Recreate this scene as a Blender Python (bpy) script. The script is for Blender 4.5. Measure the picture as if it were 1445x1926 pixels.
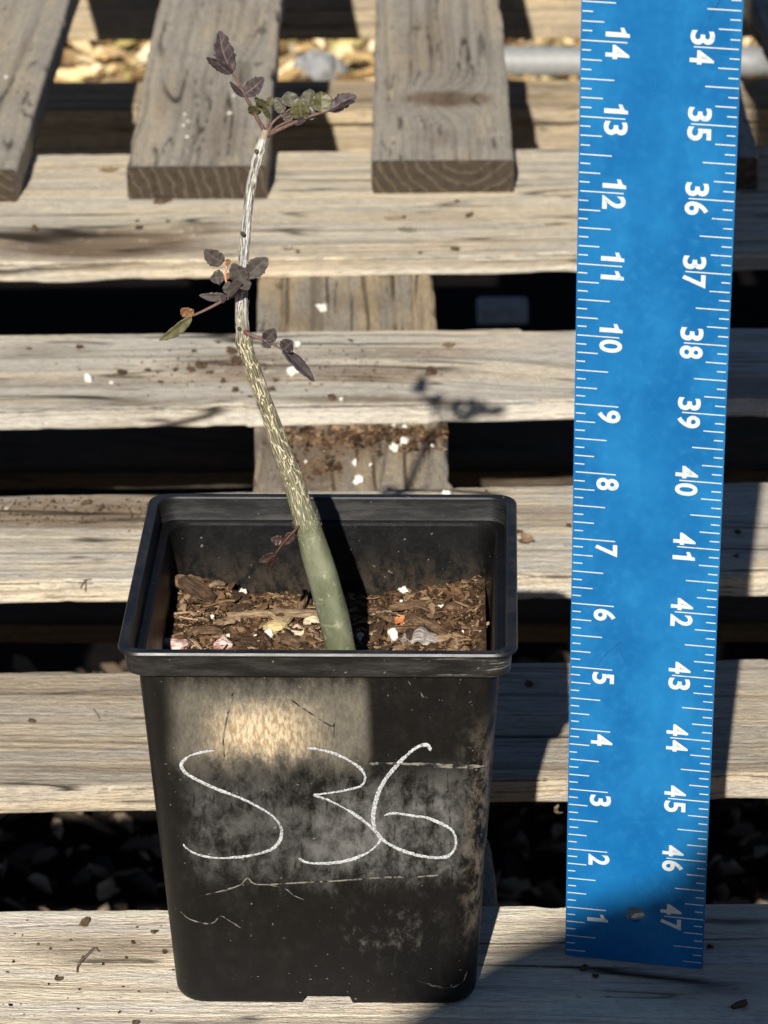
import bpy, bmesh, math, random
import numpy as np
from mathutils import Vector, Matrix

for o in list(bpy.data.objects): bpy.data.objects.remove(o)
SC = bpy.context.scene
COL = SC.collection
U = 0.0254                     # everything below is measured in inches

# ------------------------------------------------------------------ camera
CAM = np.array([1.5531, -45.9646, 26.6062]); PITCH, YAW, ROLL, FPX = 0.4147, -0.0165, -0.0103, 7123.0
_f = np.array([math.sin(YAW)*math.cos(PITCH), math.cos(YAW)*math.cos(PITCH), -math.sin(PITCH)])
_r = np.array([math.cos(YAW), -math.sin(YAW), 0.0]); _u = np.cross(_r, _f)
_r, _u = math.cos(ROLL)*_r + math.sin(ROLL)*_u, -math.sin(ROLL)*_r + math.cos(ROLL)*_u
cd = bpy.data.cameras.new('camera'); cam = bpy.data.objects.new('camera', cd); COL.objects.link(cam)
cd.sensor_fit = 'VERTICAL'; cd.sensor_height = 36; cd.lens = 36*FPX/1926
cd.clip_start = 0.02; cd.clip_end = 500
M = Matrix.Identity(4)
for i in range(3):
    M[i][0], M[i][1], M[i][2], M[i][3] = _r[i], _u[i], -_f[i], CAM[i]*U
cam.matrix_world = M
cd.dof.use_dof = True; cd.dof.focus_distance = 50.5*U; cd.dof.aperture_fstop = 36
SC.camera = cam

# ------------------------------------------------------------------ sky, sun, exposure
SUNV = np.array([-0.187, -1.60, 1.0])            # towards the sun
ELEV = math.atan2(1.0, math.hypot(0.187, 1.60)); AZ = math.atan2(SUNV[0], SUNV[1])
W = bpy.data.worlds.new('World'); SC.world = W; W.use_nodes = True
nt = W.node_tree; nt.nodes.clear()
sky = nt.nodes.new('ShaderNodeTexSky'); sky.sky_type = 'NISHITA'; sky.sun_disc = False
sky.air_density = 0.4; sky.dust_density = 0.1; sky.sun_elevation = ELEV; sky.sun_rotation = AZ
bg = nt.nodes.new('ShaderNodeBackground'); bg.inputs['Strength'].default_value = 0.05
wo = nt.nodes.new('ShaderNodeOutputWorld')
nt.links.new(sky.outputs[0], bg.inputs[0]); nt.links.new(bg.outputs[0], wo.inputs[0])
sl = bpy.data.lights.new('sun', 'SUN'); sl.energy = 5.0; sl.angle = math.radians(0.53); sl.color = (1.0, 0.94, 0.84)
so = bpy.data.objects.new('sun', sl); COL.objects.link(so)
so.rotation_euler = Vector(SUNV).to_track_quat('Z', 'Y').to_euler(); so.location = (-1, -3, 4)
vs = SC.view_settings; vs.view_transform = 'Standard'; vs.look = 'None'; vs.gamma = 1; vs.use_curve_mapping = False
vs.exposure = 0.58

# ------------------------------------------------------------------ helpers
def ray(px, py): return _f + (px-722.5)/FPX*_r - (py-963)/FPX*_u
def at(px, py, Y=-1.0):                      # point of the plane y = Y
    d = ray(px, py); return CAM + d*((Y-CAM[1])/d[1])
def atz(px, py, z=0.0):                      # point of the plane z = z
    d = ray(px, py); return CAM + d*((z-CAM[2])/d[2])

def _h(ix, iy, s):
    n = (ix.astype(np.int64)*374761393 + iy.astype(np.int64)*668265263 + s*1442695041) & 0x7fffffff
    n = ((n ^ (n >> 13))*1274126177) & 0x7fffffff
    return ((n ^ (n >> 16)) & 0xffff)/32767.5 - 1.0
def vn(x, y, s=0):
    x = np.asarray(x, float); y = np.asarray(y, float); x, y = np.broadcast_arrays(x, y)
    ix = np.floor(x); iy = np.floor(y); fx = x-ix; fy = y-iy
    fx = fx*fx*(3-2*fx); fy = fy*fy*(3-2*fy)
    a = _h(ix, iy, s); b = _h(ix+1, iy, s); c = _h(ix, iy+1, s); d = _h(ix+1, iy+1, s)
    return (a*(1-fx)+b*fx)*(1-fy) + (c*(1-fx)+d*fx)*fy
def fbm(x, y, s=0, o=4):
    t = 0; a = 0.5
    for k in range(o):
        t = t + a*vn(x*2**k, y*2**k, s+17*k); a *= 0.5
    return t
def sstep(a, b, x):
    t = np.clip((x-a)/(b-a), 0, 1); return t*t*(3-2*t)

def tag(o, label=None, cat=None, group=None, kind=None):
    if label: o['label'] = label
    if cat: o['category'] = cat
    if group: o['group'] = group
    if kind: o['kind'] = kind
    return o
def empty(name, loc=(0, 0, 0)):
    o = bpy.data.objects.new(name, None); COL.objects.link(o); o.location = [c*U for c in loc]
    o.empty_display_size = 0.02; return o
def mesh(name, V, F, smooth=False, attrs=None):
    me = bpy.data.meshes.new(name); V = np.asarray(V, float)*U
    me.from_pydata([tuple(v) for v in V], [], [tuple(int(i) for i in f) for f in F]); me.update()
    if smooth: me.polygons.foreach_set('use_smooth', [True]*len(me.polygons))
    for k, a in (attrs or {}).items():
        at_ = me.attributes.new(k, 'FLOAT', 'POINT'); at_.data.foreach_set('value', np.asarray(a, np.float32))
    return me
def obj(name, me, mat=None, parent=None, loc=(0, 0, 0), rot=(0, 0, 0), sc=(1, 1, 1)):
    o = bpy.data.objects.new(name, me); COL.objects.link(o)
    if mat is not None and len(me.materials) == 0:
        for m in (mat if isinstance(mat, (list, tuple)) else [mat]): me.materials.append(m)
    if parent: o.parent = parent
    o.location = [c*U for c in loc]; o.rotation_euler = rot; o.scale = sc
    return o
def local(V, parent): return np.asarray(V, float) - np.array(parent.location)/U

def box(x0, x1, y0, y1, z0, z1):
    V = [(x, y, z) for z in (z0, z1) for y in (y0, y1) for x in (x0, x1)]
    F = [(0, 2, 3, 1), (4, 5, 7, 6), (0, 1, 5, 4), (2, 6, 7, 3), (0, 4, 6, 2), (1, 3, 7, 5)]
    return V, F
def tube(P, R, n=10, jit=None, closed_ends=True):
    P = np.asarray(P, float); R = np.broadcast_to(np.asarray(R, float), (len(P),))
    T = np.gradient(P, axis=0); T /= np.linalg.norm(T, axis=1)[:, None]+1e-12
    ref = np.array([0, 1., 0]) if abs(T[0][1]) < 0.8 else np.array([1., 0, 0])
    V = []; F = []
    for i in range(len(P)):
        a = np.cross(T[i], ref); a /= np.linalg.norm(a); b = np.cross(T[i], a); ref = np.cross(a, T[i])
        for k in range(n):
            th = 2*math.pi*k/n; rr = R[i]*(1 if jit is None else 1+jit[i][k])
            V.append(P[i]+rr*(math.cos(th)*a+math.sin(th)*b))
    for i in range(len(P)-1):
        for k in range(n):
            k2 = (k+1) % n; F.append((i*n+k, i*n+k2, (i+1)*n+k2, (i+1)*n+k))
    if closed_ends:
        F.append(tuple(range(n-1, -1, -1))); F.append(tuple((len(P)-1)*n+k for k in range(n)))
    return V, F
def spline(P, m=12):
    P = np.asarray(P, float); Q = np.vstack([2*P[0]-P[1], P, 2*P[-1]-P[-2]]); out = []
    for i in range(1, len(Q)-2):
        p0, p1, p2, p3 = Q[i-1:i+3]
        for t in np.linspace(0, 1, m, endpoint=False):
            out.append(0.5*((2*p1)+(-p0+p2)*t+(2*p0-5*p1+4*p2-p3)*t*t+(-p0+3*p1-3*p2+p3)*t**3))
    out.append(P[-1]); return np.array(out)

# ---- node material helper
class NM:
    def __init__(s, name, rough=0.8, spec=0.3):
        s.m = bpy.data.materials.new(name); s.m.use_nodes = True; s.t = s.m.node_tree
        s.b = s.t.nodes['Principled BSDF']; s.b.inputs['Roughness'].default_value = rough
        s.b.inputs['Specular IOR Level'].default_value = spec; s._tc = None
    def n(s, typ, **kw):
        nd = s.t.nodes.new(typ)
        for k, v in kw.items(): setattr(nd, k, v)
        return nd
    def put(s, sock, v):
        if hasattr(v, 'is_output') or isinstance(v, bpy.types.NodeSocket): s.t.links.new(v, sock)
        else: sock.default_value = (tuple(v)+(1,) if isinstance(v, tuple) and len(v) == 3 and sock.type == 'RGBA' else v)
    def co(s, scale=(1, 1, 1), loc=(0, 0, 0), kind='Object', rot=(0, 0, 0)):     # inches
        if s._tc is None: s._tc = s.n('ShaderNodeTexCoord')
        mp = s.n('ShaderNodeMapping'); k = 1/U if kind == 'Object' else 1
        mp.inputs['Scale'].default_value = [c*k for c in scale]; mp.inputs['Location'].default_value = loc
        mp.inputs['Rotation'].default_value = rot
        s.t.links.new(s._tc.outputs[kind], mp.inputs[0]); return mp.outputs[0]
    def noise(s, vec, scale=1, detail=4, rough=0.55, dist=0.0):
        nd = s.n('ShaderNodeTexNoise'); s.put(nd.inputs['Vector'], vec)
        for k, v in (('Scale', scale), ('Detail', detail), ('Roughness', rough), ('Distortion', dist)): nd.inputs[k].default_value = v
        return nd.outputs['Fac']
    def ramp(s, f, stops):
        nd = s.n('ShaderNodeValToRGB'); s.put(nd.inputs[0], f); e = nd.color_ramp.elements
        while len(e) < len(stops): e.new(0.5)
        for i, (p, c) in enumerate(stops):
            e[i].position = p; e[i].color = (c, c, c, 1) if not isinstance(c, tuple) else tuple(c)+(1,)
        return nd.outputs[0]
    def mix(s, f, a, b, mode='MIX'):
        nd = s.n('ShaderNodeMix', data_type='RGBA', blend_type=mode); s.put(nd.inputs[0], f); s.put(nd.inputs[6], a); s.put(nd.inputs[7], b)
        return nd.outputs[2]
    def math(s, op, a, b=0.0, c=None, clamp=False):
        nd = s.n('ShaderNodeMath', operation=op); nd.use_clamp = clamp; s.put(nd.inputs[0], a); s.put(nd.inputs[1], b)
        if c is not None: s.put(nd.inputs[2], c)
        return nd.outputs[0]
    def ms(s, f, a, b, c=0.0, d=1.0):
        nd = s.n('ShaderNodeMapRange'); nd.interpolation_type = 'SMOOTHSTEP'; s.put(nd.inputs[0], f)
        for i, v in ((1, a), (2, b), (3, c), (4, d)): nd.inputs[i].default_value = v
        return nd.outputs[0]
    def attr(s, name):
        nd = s.n('ShaderNodeAttribute'); nd.attribute_name = name; return nd.outputs['Fac']
    def xyz(s, vec):
        nd = s.n('ShaderNodeSeparateXYZ'); s.put(nd.inputs[0], vec); return nd.outputs
    def bump(s, h, strength=0.5, dist=0.01):
        nd = s.n('ShaderNodeBump'); nd.inputs['Strength'].default_value = strength; nd.inputs['Distance'].default_value = dist*U
        s.put(nd.inputs['Height'], h); s.put(s.b.inputs['Normal'], nd.outputs[0])
    def color(s, c): s.put(s.b.inputs['Base Color'], c); return s
    def rough(s, c): s.put(s.b.inputs['Roughness'], c); return s

def plain(name, c, rough=0.7, spec=0.3, var=0.25, scale=20, bump=0.3):
    m = NM(name, rough, spec); f = m.noise(m.co(), scale, 4)
    m.color(m.mix(m.ms(f, 0.3, 0.7), tuple(x*(1-var) for x in c), tuple(min(1, x*(1+var)) for x in c)))
    if bump: m.bump(f, bump, 0.02)
    return m.m

# ------------------------------------------------------------------ wood
def wood_mat(name, axis, seed, light, grey, dark, greyness=0.5, rough_sawn=False):
    m = NM(name, 0.88, 0.15)
    def sc(a, b): return (a, b, b) if axis == 'x' else (b, a, b)
    L = (seed*3.7, seed*5.3, seed*1.9)
    wide = m.noise(m.co(sc(0.16, 1.1), L), 1, 2, 0.6, 0.3)
    streak = m.noise(m.co(sc(0.30, 5.5), L), 1, 4, 0.68, 0.35)
    fine = m.noise(m.co(sc(2.6, 32), L), 1, 4, 0.75)
    blot = m.noise(m.co((1.1, 1.1, 1.1), L), 1, 5, 0.7)
    mott = m.noise(m.co(sc(5, 15), L), 1, 4, 0.7)
    c = m.mix(m.ms(wide, 0.5-0.22*greyness, 0.66-0.25*greyness), light, grey)
    c = m.mix(m.math('MULTIPLY', m.ms(streak, 0.52, 0.70), 0.35), c, dark)
    c = m.mix(m.math('MULTIPLY', m.ms(streak, 0.46, 0.30), 0.30), c, tuple(min(0.8, x*1.28) for x in light))
    c = m.mix(m.math('MULTIPLY', m.ms(fine, 0.51, 0.66), 0.55), c, tuple(x*0.5 for x in dark))
    c = m.mix(m.math('MULTIPLY', m.ms(blot, 0.50, 0.70), 0.55), c, tuple(x*0.72 for x in grey))
    c = m.mix(m.math('MULTIPLY', m.ms(blot, 0.46, 0.30), 0.45), c, tuple(min(0.85, x*1.2) for x in light))
    c = m.mix(m.math('MULTIPLY', m.ms(mott, 0.50, 0.68), 0.50), c, tuple(x*0.62 for x in grey))
    c = m.mix(m.math('MULTIPLY', m.ms(mott, 0.46, 0.32), 0.40), c, tuple(min(0.88, x*1.22) for x in grey))
    # specks of dirt and lichen
    sp = m.noise(m.co((9, 9, 9) if rough_sawn else sc(5, 11), L), 1, 3, 0.6)
    c = m.mix(m.math('MULTIPLY', m.ms(sp, 0.66, 0.74), 0.6), c, (0.07, 0.05, 0.035))
    h = m.attr('hgt')
    c = m.mix(m.math('MULTIPLY', m.ms(h, 0.05, -0.75), 0.72), c, tuple(x*0.85 for x in dark))
    c = m.mix(m.math('MULTIPLY', m.ms(h, 0.1, 0.7), 0.35), c, tuple(min(0.85, x*1.2) for x in light))
    st = m.math('MULTIPLY', m.attr('stn'), m.ms(m.noise(m.co((3.2, 3.2, 3.2), L), 1, 5, 0.7), 0.22, 0.50), clamp=True)
    c = m.mix(m.math('MULTIPLY', st, 0.85), c, m.mix(blot, (0.10, 0.062, 0.036), (0.24, 0.17, 0.11)))
    c = m.mix(m.math('MULTIPLY', m.attr('crk'), 0.95, clamp=True), c, (0.028, 0.02, 0.014))
    m.color(c)
    hb = m.math('ADD', m.math('MULTIPLY', fine, 1.0), m.math('MULTIPLY', mott, 1.3))
    m.bump(hb, 1.0, 0.045)
    return m.m

def end_grain_mat(name, seed, cx, cz, c1, c2):
    m = NM(name, 0.92, 0.1)
    x, y, z = m.xyz(m.co())[:3]
    d = m.n('ShaderNodeVectorMath', operation='LENGTH'); v = m.n('ShaderNodeCombineXYZ')
    m.put(v.inputs[0], m.math('SUBTRACT', x, cx)); m.put(v.inputs[2], m.math('SUBTRACT', z, cz)); m.t.links.new(v.outputs[0], d.inputs[0])
    w = m.noise(m.co((2, 2, 2), (seed, seed, 0)), 1, 3)
    r = m.math('FRACT', m.math('MULTIPLY', m.math('ADD', d.outputs['Value'], m.math('MULTIPLY', w, 0.35)), 4.2))
    ring = m.math('MULTIPLY', m.ms(r, 0.62, 0.8), m.ms(r, 1.0, 0.86))
    n = m.noise(m.co((6, 6, 6), (seed, 0, 0)), 1, 5, 0.7)
    c = m.mix(m.math('MULTIPLY', ring, 0.75), c1, c2)
    c = m.mix(m.ms(n, 0.45, 0.75), c, tuple(k*0.45 for k in c1))
    m.color(c); m.bump(m.math('ADD', n, m.math('MULTIPLY', ring, 0.4)), 0.8, 0.03); return m.m

def board(name, parent, s0, s1, ds, front, back, zt, th, seed, mat, axis='x', nt=90, ridge=0.012, crackk=1.35, stains=(), notch=(), wavy=0.03, tilt=0.0, knots=(), seams=()):
    """plank swept along its length; front(s), back(s) give its two long edges"""
    S = np.arange(s0, s1+ds/2, ds); n = len(S)
    r = 0.06
    tt = np.linspace(0, 1, nt)
    nf = max(6, int(th/0.03)); nb = 4
    prof = []                                  # (kind, a) : going round the section
    fr, bk = front(S), back(S)
    wy = wavy*fbm(S*0.5, S*0+seed, seed+3) ; wy2 = wavy*fbm(S*0.5, S*0+seed+5, seed+9)
    chip = 0.16*np.maximum(0, vn(S*1.9, S*0, seed+31)-0.5)*(vn(S*0.3, S*0+3, seed+77) > -0.2)
    chipb = 0.2*np.maximum(0, vn(S*1.3, S*0, seed+41)-0.5)+.02*np.maximum(0, vn(S*6, S*0, seed+43))
    fr = fr+wy+chip; bk = bk+wy2-chipb
    for (a, b, dpt) in notch:
        bk = bk - dpt*sstep(a, a+0.02, S)*(1-0.999*sstep(b-0.6, b, S))
    rows = []; hs = []; ck = []; sn = []
    def field(s, v):
        ww = v + 0.30*vn(s*0.09, v*0.45, seed) + 0.07*vn(s*0.4, v*1.3, seed+2)
        kd = 0
        for (a, b, ra, rb, amp) in knots:
            d2 = ((s-a)/ra)**2+((v-b)/rb)**2; ww = ww + amp*np.exp(-d2); kd = np.maximum(kd, np.exp(-d2*d2*40))
        g = vn(s*0.07, ww*5, seed+4)*0.45 + vn(s*0.10, ww*12, seed+5)*0.50 + 0.38*vn(s*0.22, ww*25, seed+6) + 0.15*vn(s*2.0, ww*30, seed+16) - 1.5*kd
        m1 = vn(s*0.13, ww*2.6, seed+7); gate = sstep(0.0, 0.35, vn(s*0.22+5, ww*0.9, seed+8))
        c1 = np.clip(1.15-np.abs(m1)/(0.06*crackk), 0, 1)*gate
        m2 = vn(s*0.35, ww*7, seed+11); g2 = sstep(0.2, 0.5, vn(s*0.7, ww*3, seed+12))
        c2 = np.clip(1-np.abs(m2)/0.16, 0, 1)*g2*0.9
        c = np.maximum(c1, c2)
        for (v0, sl, w, k) in seams:
            d = np.abs(v-(v0+sl*(s-18)+0.03*vn(s*0.8, s*0+v0*9, seed+60))); c = np.maximum(c, k*np.clip(1.3-d/w, 0, 1)*sstep(-.75, -.3, vn(s*.7, s*0+v0*5, seed+61)))
        return g, c
    def stain(s, v):
        t = np.zeros_like(s*v)
        for (a, b, ra, rb, k) in stains:
            d2 = ((s-a)/ra)**2+((v-b)/rb)**2
            t = np.maximum(t, k*np.exp(-d2*d2))
        return t
    ztop = zt
    # top
    for t in tt:
        v = fr+(bk-fr)*t
        g, c = field(S, v)
        e = np.minimum(v-fr, bk-v); rnd = r-np.sqrt(np.clip(r*r-np.clip(r-e, 0, r)**2, 0, None))
        z = ztop + ridge*g - 0.045*c*min(1, th) - rnd*0.9 + 0.012*fbm(S*0.7, v*0.7, seed+21) + tilt*(v-fr)
        rows.append(np.stack([S, v, z], 1)); hs.append(g); ck.append(c); sn.append(stain(S, v))
    # back, bottom, front
    for k in range(1, nb+1):
        v = bk+0*S; rows.append(np.stack([S, v, ztop-r-(th-r)*k/nb+0*S], 1)); hs.append(0*S); ck.append(0*S); sn.append(0*S)
    for k in range(nf+1):
        q = k/nf; zz = ztop-th+(th-r*0.8)*q
        g, c = field(S, fr*0+7+zz*1.6)
        rnd = 0.03*(1-min(1, q*6))**2
        v = fr - ridge*0.8*g + 0.03*c + rnd
        rows.append(np.stack([S, v, zz+0.02*vn(S*0.8, S*0, seed+51)*(q < 0.3)], 1)); hs.append(g); ck.append(c); sn.append(stain(S, fr-(ztop-zz)*0.5))
    R = len(rows); V = np.stack(rows, 0).reshape(-1, 3)
    I = np.arange(n-1); F = []
    for k in range(R):
        k2 = (k+1) % R
        F.append(np.stack([k*n+I, k*n+I+1, k2*n+I+1, k2*n+I], 1))
    F = np.concatenate(F)[:, ::-1]
    if axis == 'y': V = V[:, [1, 0, 2]]; F = F[:, ::-1]
    loc = np.array(parent.location)/U; V = V-loc
    me = bpy.data.meshes.new(name); me.vertices.add(len(V)); me.vertices.foreach_set('co', (V*U).astype(np.float32).ravel())
    caps = [[k*n for k in range(R)], [k*n+n-1 for k in range(R)][::-1]]
    if axis == 'y': caps = [c[::-1] for c in caps]
    me.loops.add(len(F)*4+2*R)
    me.loops.foreach_set('vertex_index', np.concatenate([F.ravel(), np.array(caps[0]), np.array(caps[1])]).astype(np.int32))
    me.polygons.add(len(F)+2)
    st = np.concatenate([np.arange(len(F))*4, [len(F)*4, len(F)*4+R]]).astype(np.int32)
    me.polygons.foreach_set('loop_start', st)
    mi = np.zeros(len(F)+2, np.int32)
    if isinstance(mat, (list, tuple)) and len(mat) > 1: mi[-2:] = 1
    me.polygons.foreach_set('material_index', mi)
    sm = np.ones(len(F)+2, bool); sm[-2:] = False; me.polygons.foreach_set('use_smooth', sm)
    me.update(calc_edges=True); me.validate()
    for k, a in (('hgt', hs), ('crk', ck), ('stn', sn)):
        A = me.attributes.new(k, 'FLOAT', 'POINT'); A.data.foreach_set('value', np.concatenate(a).astype(np.float32))
    for m_ in (mat if isinstance(mat, (list, tuple)) else [mat]): me.materials.append(m_)
    o = bpy.data.objects.new(name, me); COL.objects.link(o); o.parent = parent
    return o
def line(xa, ya, xb, yb): return lambda s: ya+(s-xa)*(yb-ya)/(xb-xa)

T1 = 0.43
TAN, GREY, DARK = (0.50, 0.40, 0.27), (0.40, 0.37, 0.32), (0.20, 0.165, 0.125)
pallet = empty('wooden_pallet', (0, 18, -5))
tag(pallet, 'weathered tan wooden pallet with wide gaps carrying the black pot', 'pallet')
WM = [wood_mat('weathered_wood_%d' % i, 'x', 1.3+i*2.1, L_, G_, D_, gr) for i, (L_, G_, D_, gr) in enumerate([
    ((0.82, 0.70, 0.53), (0.74, 0.67, 0.58), (0.44, 0.36, 0.27), 0.45),
    ((0.57, 0.475, 0.345), (0.47, 0.42, 0.35), (0.25, 0.20, 0.145), 0.4),
    ((0.68, 0.58, 0.43), (0.56, 0.52, 0.45), (0.31, 0.25, 0.18), 0.45),
    ((0.68, 0.59, 0.46), (0.58, 0.545, 0.48), (0.33, 0.27, 0.20), 0.5),
    ((0.71, 0.60, 0.44), (0.60, 0.55, 0.46), (0.34, 0.27, 0.19), 0.3)])]
X0, X1 = -15, 16
board('deck_board', pallet, X0, X1, 0.08, line(0, -3.3, 1, -3.3), line(-4.69, .58, 6.14, .76), 0, T1, 3, WM[0], nt=190,
      stains=[(-3.2, -0.5, 1.1, 0.5, .5), (5, -1.5, 1.5, .6, .3)], crackk=1.3)
board('deck_board', pallet, X0, X1, 0.08, line(-5.07, 4.23, 6.46, 4.65), line(-5.49, 8.22, 6.78, 8.6), 0, T1, 14, WM[1], nt=190,
      stains=[(-4, 7.6, 3, .5, .45), (4, 6, 2, .6, .35)])
board('deck_board', pallet, X0, X1, 0.08, line(-5.85, 11.64, 7.04, 11.84), line(-6.23, 15.25, 3.72, 15.62), 0, T1, 25, WM[2], nt=190,
      stains=[(-4.8, 14.5, 3.2, .8, .95), (-1.5, 14.7, 4, .6, .6), (3.4, 14.4, 1.2, .35, .6)])
board('deck_board', pallet, X0, X1, 0.08, line(-6.65, 19.24, 7.48, 19.77), line(-7.06, 23.12, 4.17, 23.42), 0, T1, 37, WM[3], nt=170,
      stains=[(-6.2, 22.3, 1.2, .4, .35), (-2.2, 21.3, 1.3, .8, .75), (0.2, 21.0, 1.6, .45, .8), (1.0, 22.1, 1.6, .35, .55), (-5, 20.6, 3, .3, .4), (0.2, 19.7, 1.6, .25, .8), (-4.2, 19.5, 1.4, .4, .4)],
      notch=[(3.1, 11, 0.16)], knots=[(-4.2, 19.6, .9, .35, .3), (6.5, 20.3, 5, 1.6, .9)])
board('deck_board', pallet, X0, X1, 0.09, line(-7.49, 27.22, 7.66, 27.75), line(-7.53, 34.3, 4.19, 34.56), 0, T1, 49, WM[4], nt=240,
      stains=[(-5.6, 28.4, 2.5, 1.0, 1.25), (-3.6, 29.2, 0.8, .5, .8), (-6, 27.9, 3, .5, .7), (1.2, 30.0, 1.5, .35, .35)], knots=[(-5.6, 28.0, 3.0, 1.0, .9), (9, 30, 2, .6, .5)])
# stringers below the deck
sm_ = wood_mat('stringer_wood', 'y', 71.0, (0.46, 0.36, 0.23), (0.36, 0.32, 0.26), (0.17, 0.13, 0.09), 0.6)
board('stringer', pallet, 0.2, 35.5, 0.06, line(2.3, -1.35, 27, -2.19), line(2.3, 2.31, 27.1, 1.40), -T1-0.004, 3.5, 61, sm_, axis='y', nt=110, crackk=1.6, ridge=0.02, seams=[(-.45, -.034, .03, 1), (0.02, -.034, .022, .9), (.33, -.034, .025, .9), (.9, -.034, .035, 1), (-1.28, -.034, .025, .8), (1.25, -.034, .018, .7)],
      stains=[(18.8, -0.2, .9, 1.5, 1.0), (19, 1.0, .5, .9, 1.0), (17.4, -0.8, 1.6, .7, .9), (26, 0.0, .6, .8, .4), (25, -1.1, .7, .5, .4)])
for sx in (-15.0, 13.0):
    board('stringer', pallet, -3.2, 35.5, 0.5, line(0, sx, 1, sx), line(0, sx+3.5, 1, sx+3.5), -T1-0.004, 3.5, 63, sm_, axis='y', nt=14)
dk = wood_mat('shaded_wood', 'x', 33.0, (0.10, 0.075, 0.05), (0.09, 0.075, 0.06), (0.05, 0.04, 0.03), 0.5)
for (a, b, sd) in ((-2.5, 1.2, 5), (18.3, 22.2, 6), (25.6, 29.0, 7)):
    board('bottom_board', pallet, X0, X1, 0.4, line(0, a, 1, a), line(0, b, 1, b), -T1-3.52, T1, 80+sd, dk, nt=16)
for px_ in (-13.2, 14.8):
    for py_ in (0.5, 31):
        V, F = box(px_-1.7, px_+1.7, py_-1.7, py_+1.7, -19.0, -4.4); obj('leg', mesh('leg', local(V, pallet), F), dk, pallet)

# rear pallet: boards running away from the camera on top of the first
rear = empty('wooden_pallet', (0, 46, -5))
tag(rear, 'grey rough-sawn wooden pallet at the back with boards running away', 'pallet')
EB = [((-10.6, -7.5), (-10.6, -7.5)), ((-5.17, -2.14), (-5.31, -2.30)), ((0.10, 3.14), (0.0, 3.03)), ((5.35, 8.42), (5.25, 8.32)), ((10.3, 13.3), (9.08, 12.1))]
for i, ((a, b), (c, d)) in enumerate(EB):
    gm = wood_mat('rough_grey_wood_%d' % i, 'y', 5.0+3.3*i, (0.47, 0.40, 0.30), (0.40, 0.365, 0.31), (0.23, 0.20, 0.16), 0.6, True)
    em = end_grain_mat('end_grain_%d' % i, i*4.1, (a+b)/2+[-.5, -4.2, .5, 1, 0][i], 5+[-2, 0.2, 2.2, 2, 2][i]-1, (0.05, 0.038, 0.027), (0.105, 0.083, 0.06))
    y0 = [31.02, 31.18, 31.5, 31.6, 31.5][i]
    stn = [[], [(33.5, -3.2, 2.2, .5, .45), (36, -4.4, 2, .5, .3)], [(35.9, 1.65, .55, .95, 1.3), (36.0, 1.9, .25, .4, 1.5), (35.9, 2.3, .5, .5, 1.0), (33.2, 1.5, .8, .5, .4), (40, 1.2, 3, .7, .35)], [], []][i]
    board('deck_board', rear, y0, 62, 0.07, line(31, a, 44, c), line(31, b, 44, d), 0.735, 0.725, 101+i*7, [gm, em], axis='y', nt=60, ridge=0.007, crackk=0.8, stains=stn, wavy=0.05, knots=[[], [(38, -3, 2, .5, .4)], [(35.9, 1.65, 1.2, .8, .7)], [], []][i])
rw = wood_mat('beam_wood', 'x', 90.0, (0.56, 0.44, 0.28), (0.44, 0.36, 0.26), (0.28, 0.22, 0.15), 0.3)
ya, yb = atz(620, 203, -4.1)[1], atz(620, 150, -4.1)[1]
board('cross_board', rear, -20, 22, 0.15, line(0, ya, 1, ya), line(0, yb, 1, yb), -4.1, 0.46, 131, rw, nt=30)
board('cross_beam', rear, -20, 22, 0.15, line(0, ya+0.25, 1, ya+0.25), line(0, yb-0.2, 1, yb-0.2), -4.57, 3.4, 133, rw, nt=12)
yc = atz(620, 75, -7.6)[1]
board('cross_beam', rear, -20, 24, 0.15, line(0, yc, 1, yc), line(0, yc+1.6, 1, yc+1.6), -3.9, 3.7, 137, rw, nt=12)
for px_ in (-18, 19):
    for py_ in (ya+1.8, yc+0.8):
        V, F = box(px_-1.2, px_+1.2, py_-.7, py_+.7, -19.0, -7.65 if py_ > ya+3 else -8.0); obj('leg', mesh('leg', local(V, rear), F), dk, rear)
board('stringer', rear, -20, 22, 0.5, line(0, 60.3, 1, 60.3), line(0, 61.9, 1, 61.9), 0.0, 0.6, 139, rw, nt=10)

# ------------------------------------------------------------------ ground
GZ = -19.0
gm = NM('litter_ground', 0.95, 0.1)
a = gm.noise(gm.co((.35, .35, .35)), 1, 8, 0.65); b = gm.noise(gm.co((.06, .06, .06)), 1, 3)
gm.color(gm.mix(gm.ms(b, .4, .6), gm.ramp(a, [(0.25, (0.07, 0.05, 0.03)), (0.5, (0.36, 0.25, 0.12)), (0.7, (0.62, 0.47, 0.27))]), gm.ramp(a, [(0.3, (0.1, 0.07, 0.04)), (0.6, (0.5, 0.38, 0.2)), (0.8, (0.7, 0.56, 0.36))])))
gm.bump(a, 1.0, 0.5)
g = obj('ground', mesh('ground', [(-3000, -2000, GZ), (3000, -2000, GZ), (3000, 6000, GZ), (-3000, 6000, GZ)], [(0, 1, 2, 3)]), gm.m); tag(g, kind='structure')
fm = NM('painted_ground_shade', 0.95, 0.02); wv = fm.noise(fm.co((.5, .5, .5)), 1, 6)  # near-black sheet added to paint the shade seen through the board gaps
fm.color(fm.mix(wv, (0.004, 0.004, 0.005), (0.012, 0.010, 0.009))); fm.bump(fm.noise(fm.co((2, 2, 2)), 1, 4), .6, .2)
GXY = [(-90, -8), (90, -8), (90, 78), (-90, 78)]
n_ = 60; xs = np.linspace(-90, 90, n_); ys = np.linspace(-8, 78, n_); XX, YY = np.meshgrid(xs, ys)
ZZ = GZ+0.25+0.2*fbm(XX*.12, YY*.12, 5)
F = [(j*n_+i, j*n_+i+1, (j+1)*n_+i+1, (j+1)*n_+i) for j in range(n_-1) for i in range(n_-1)]
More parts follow.
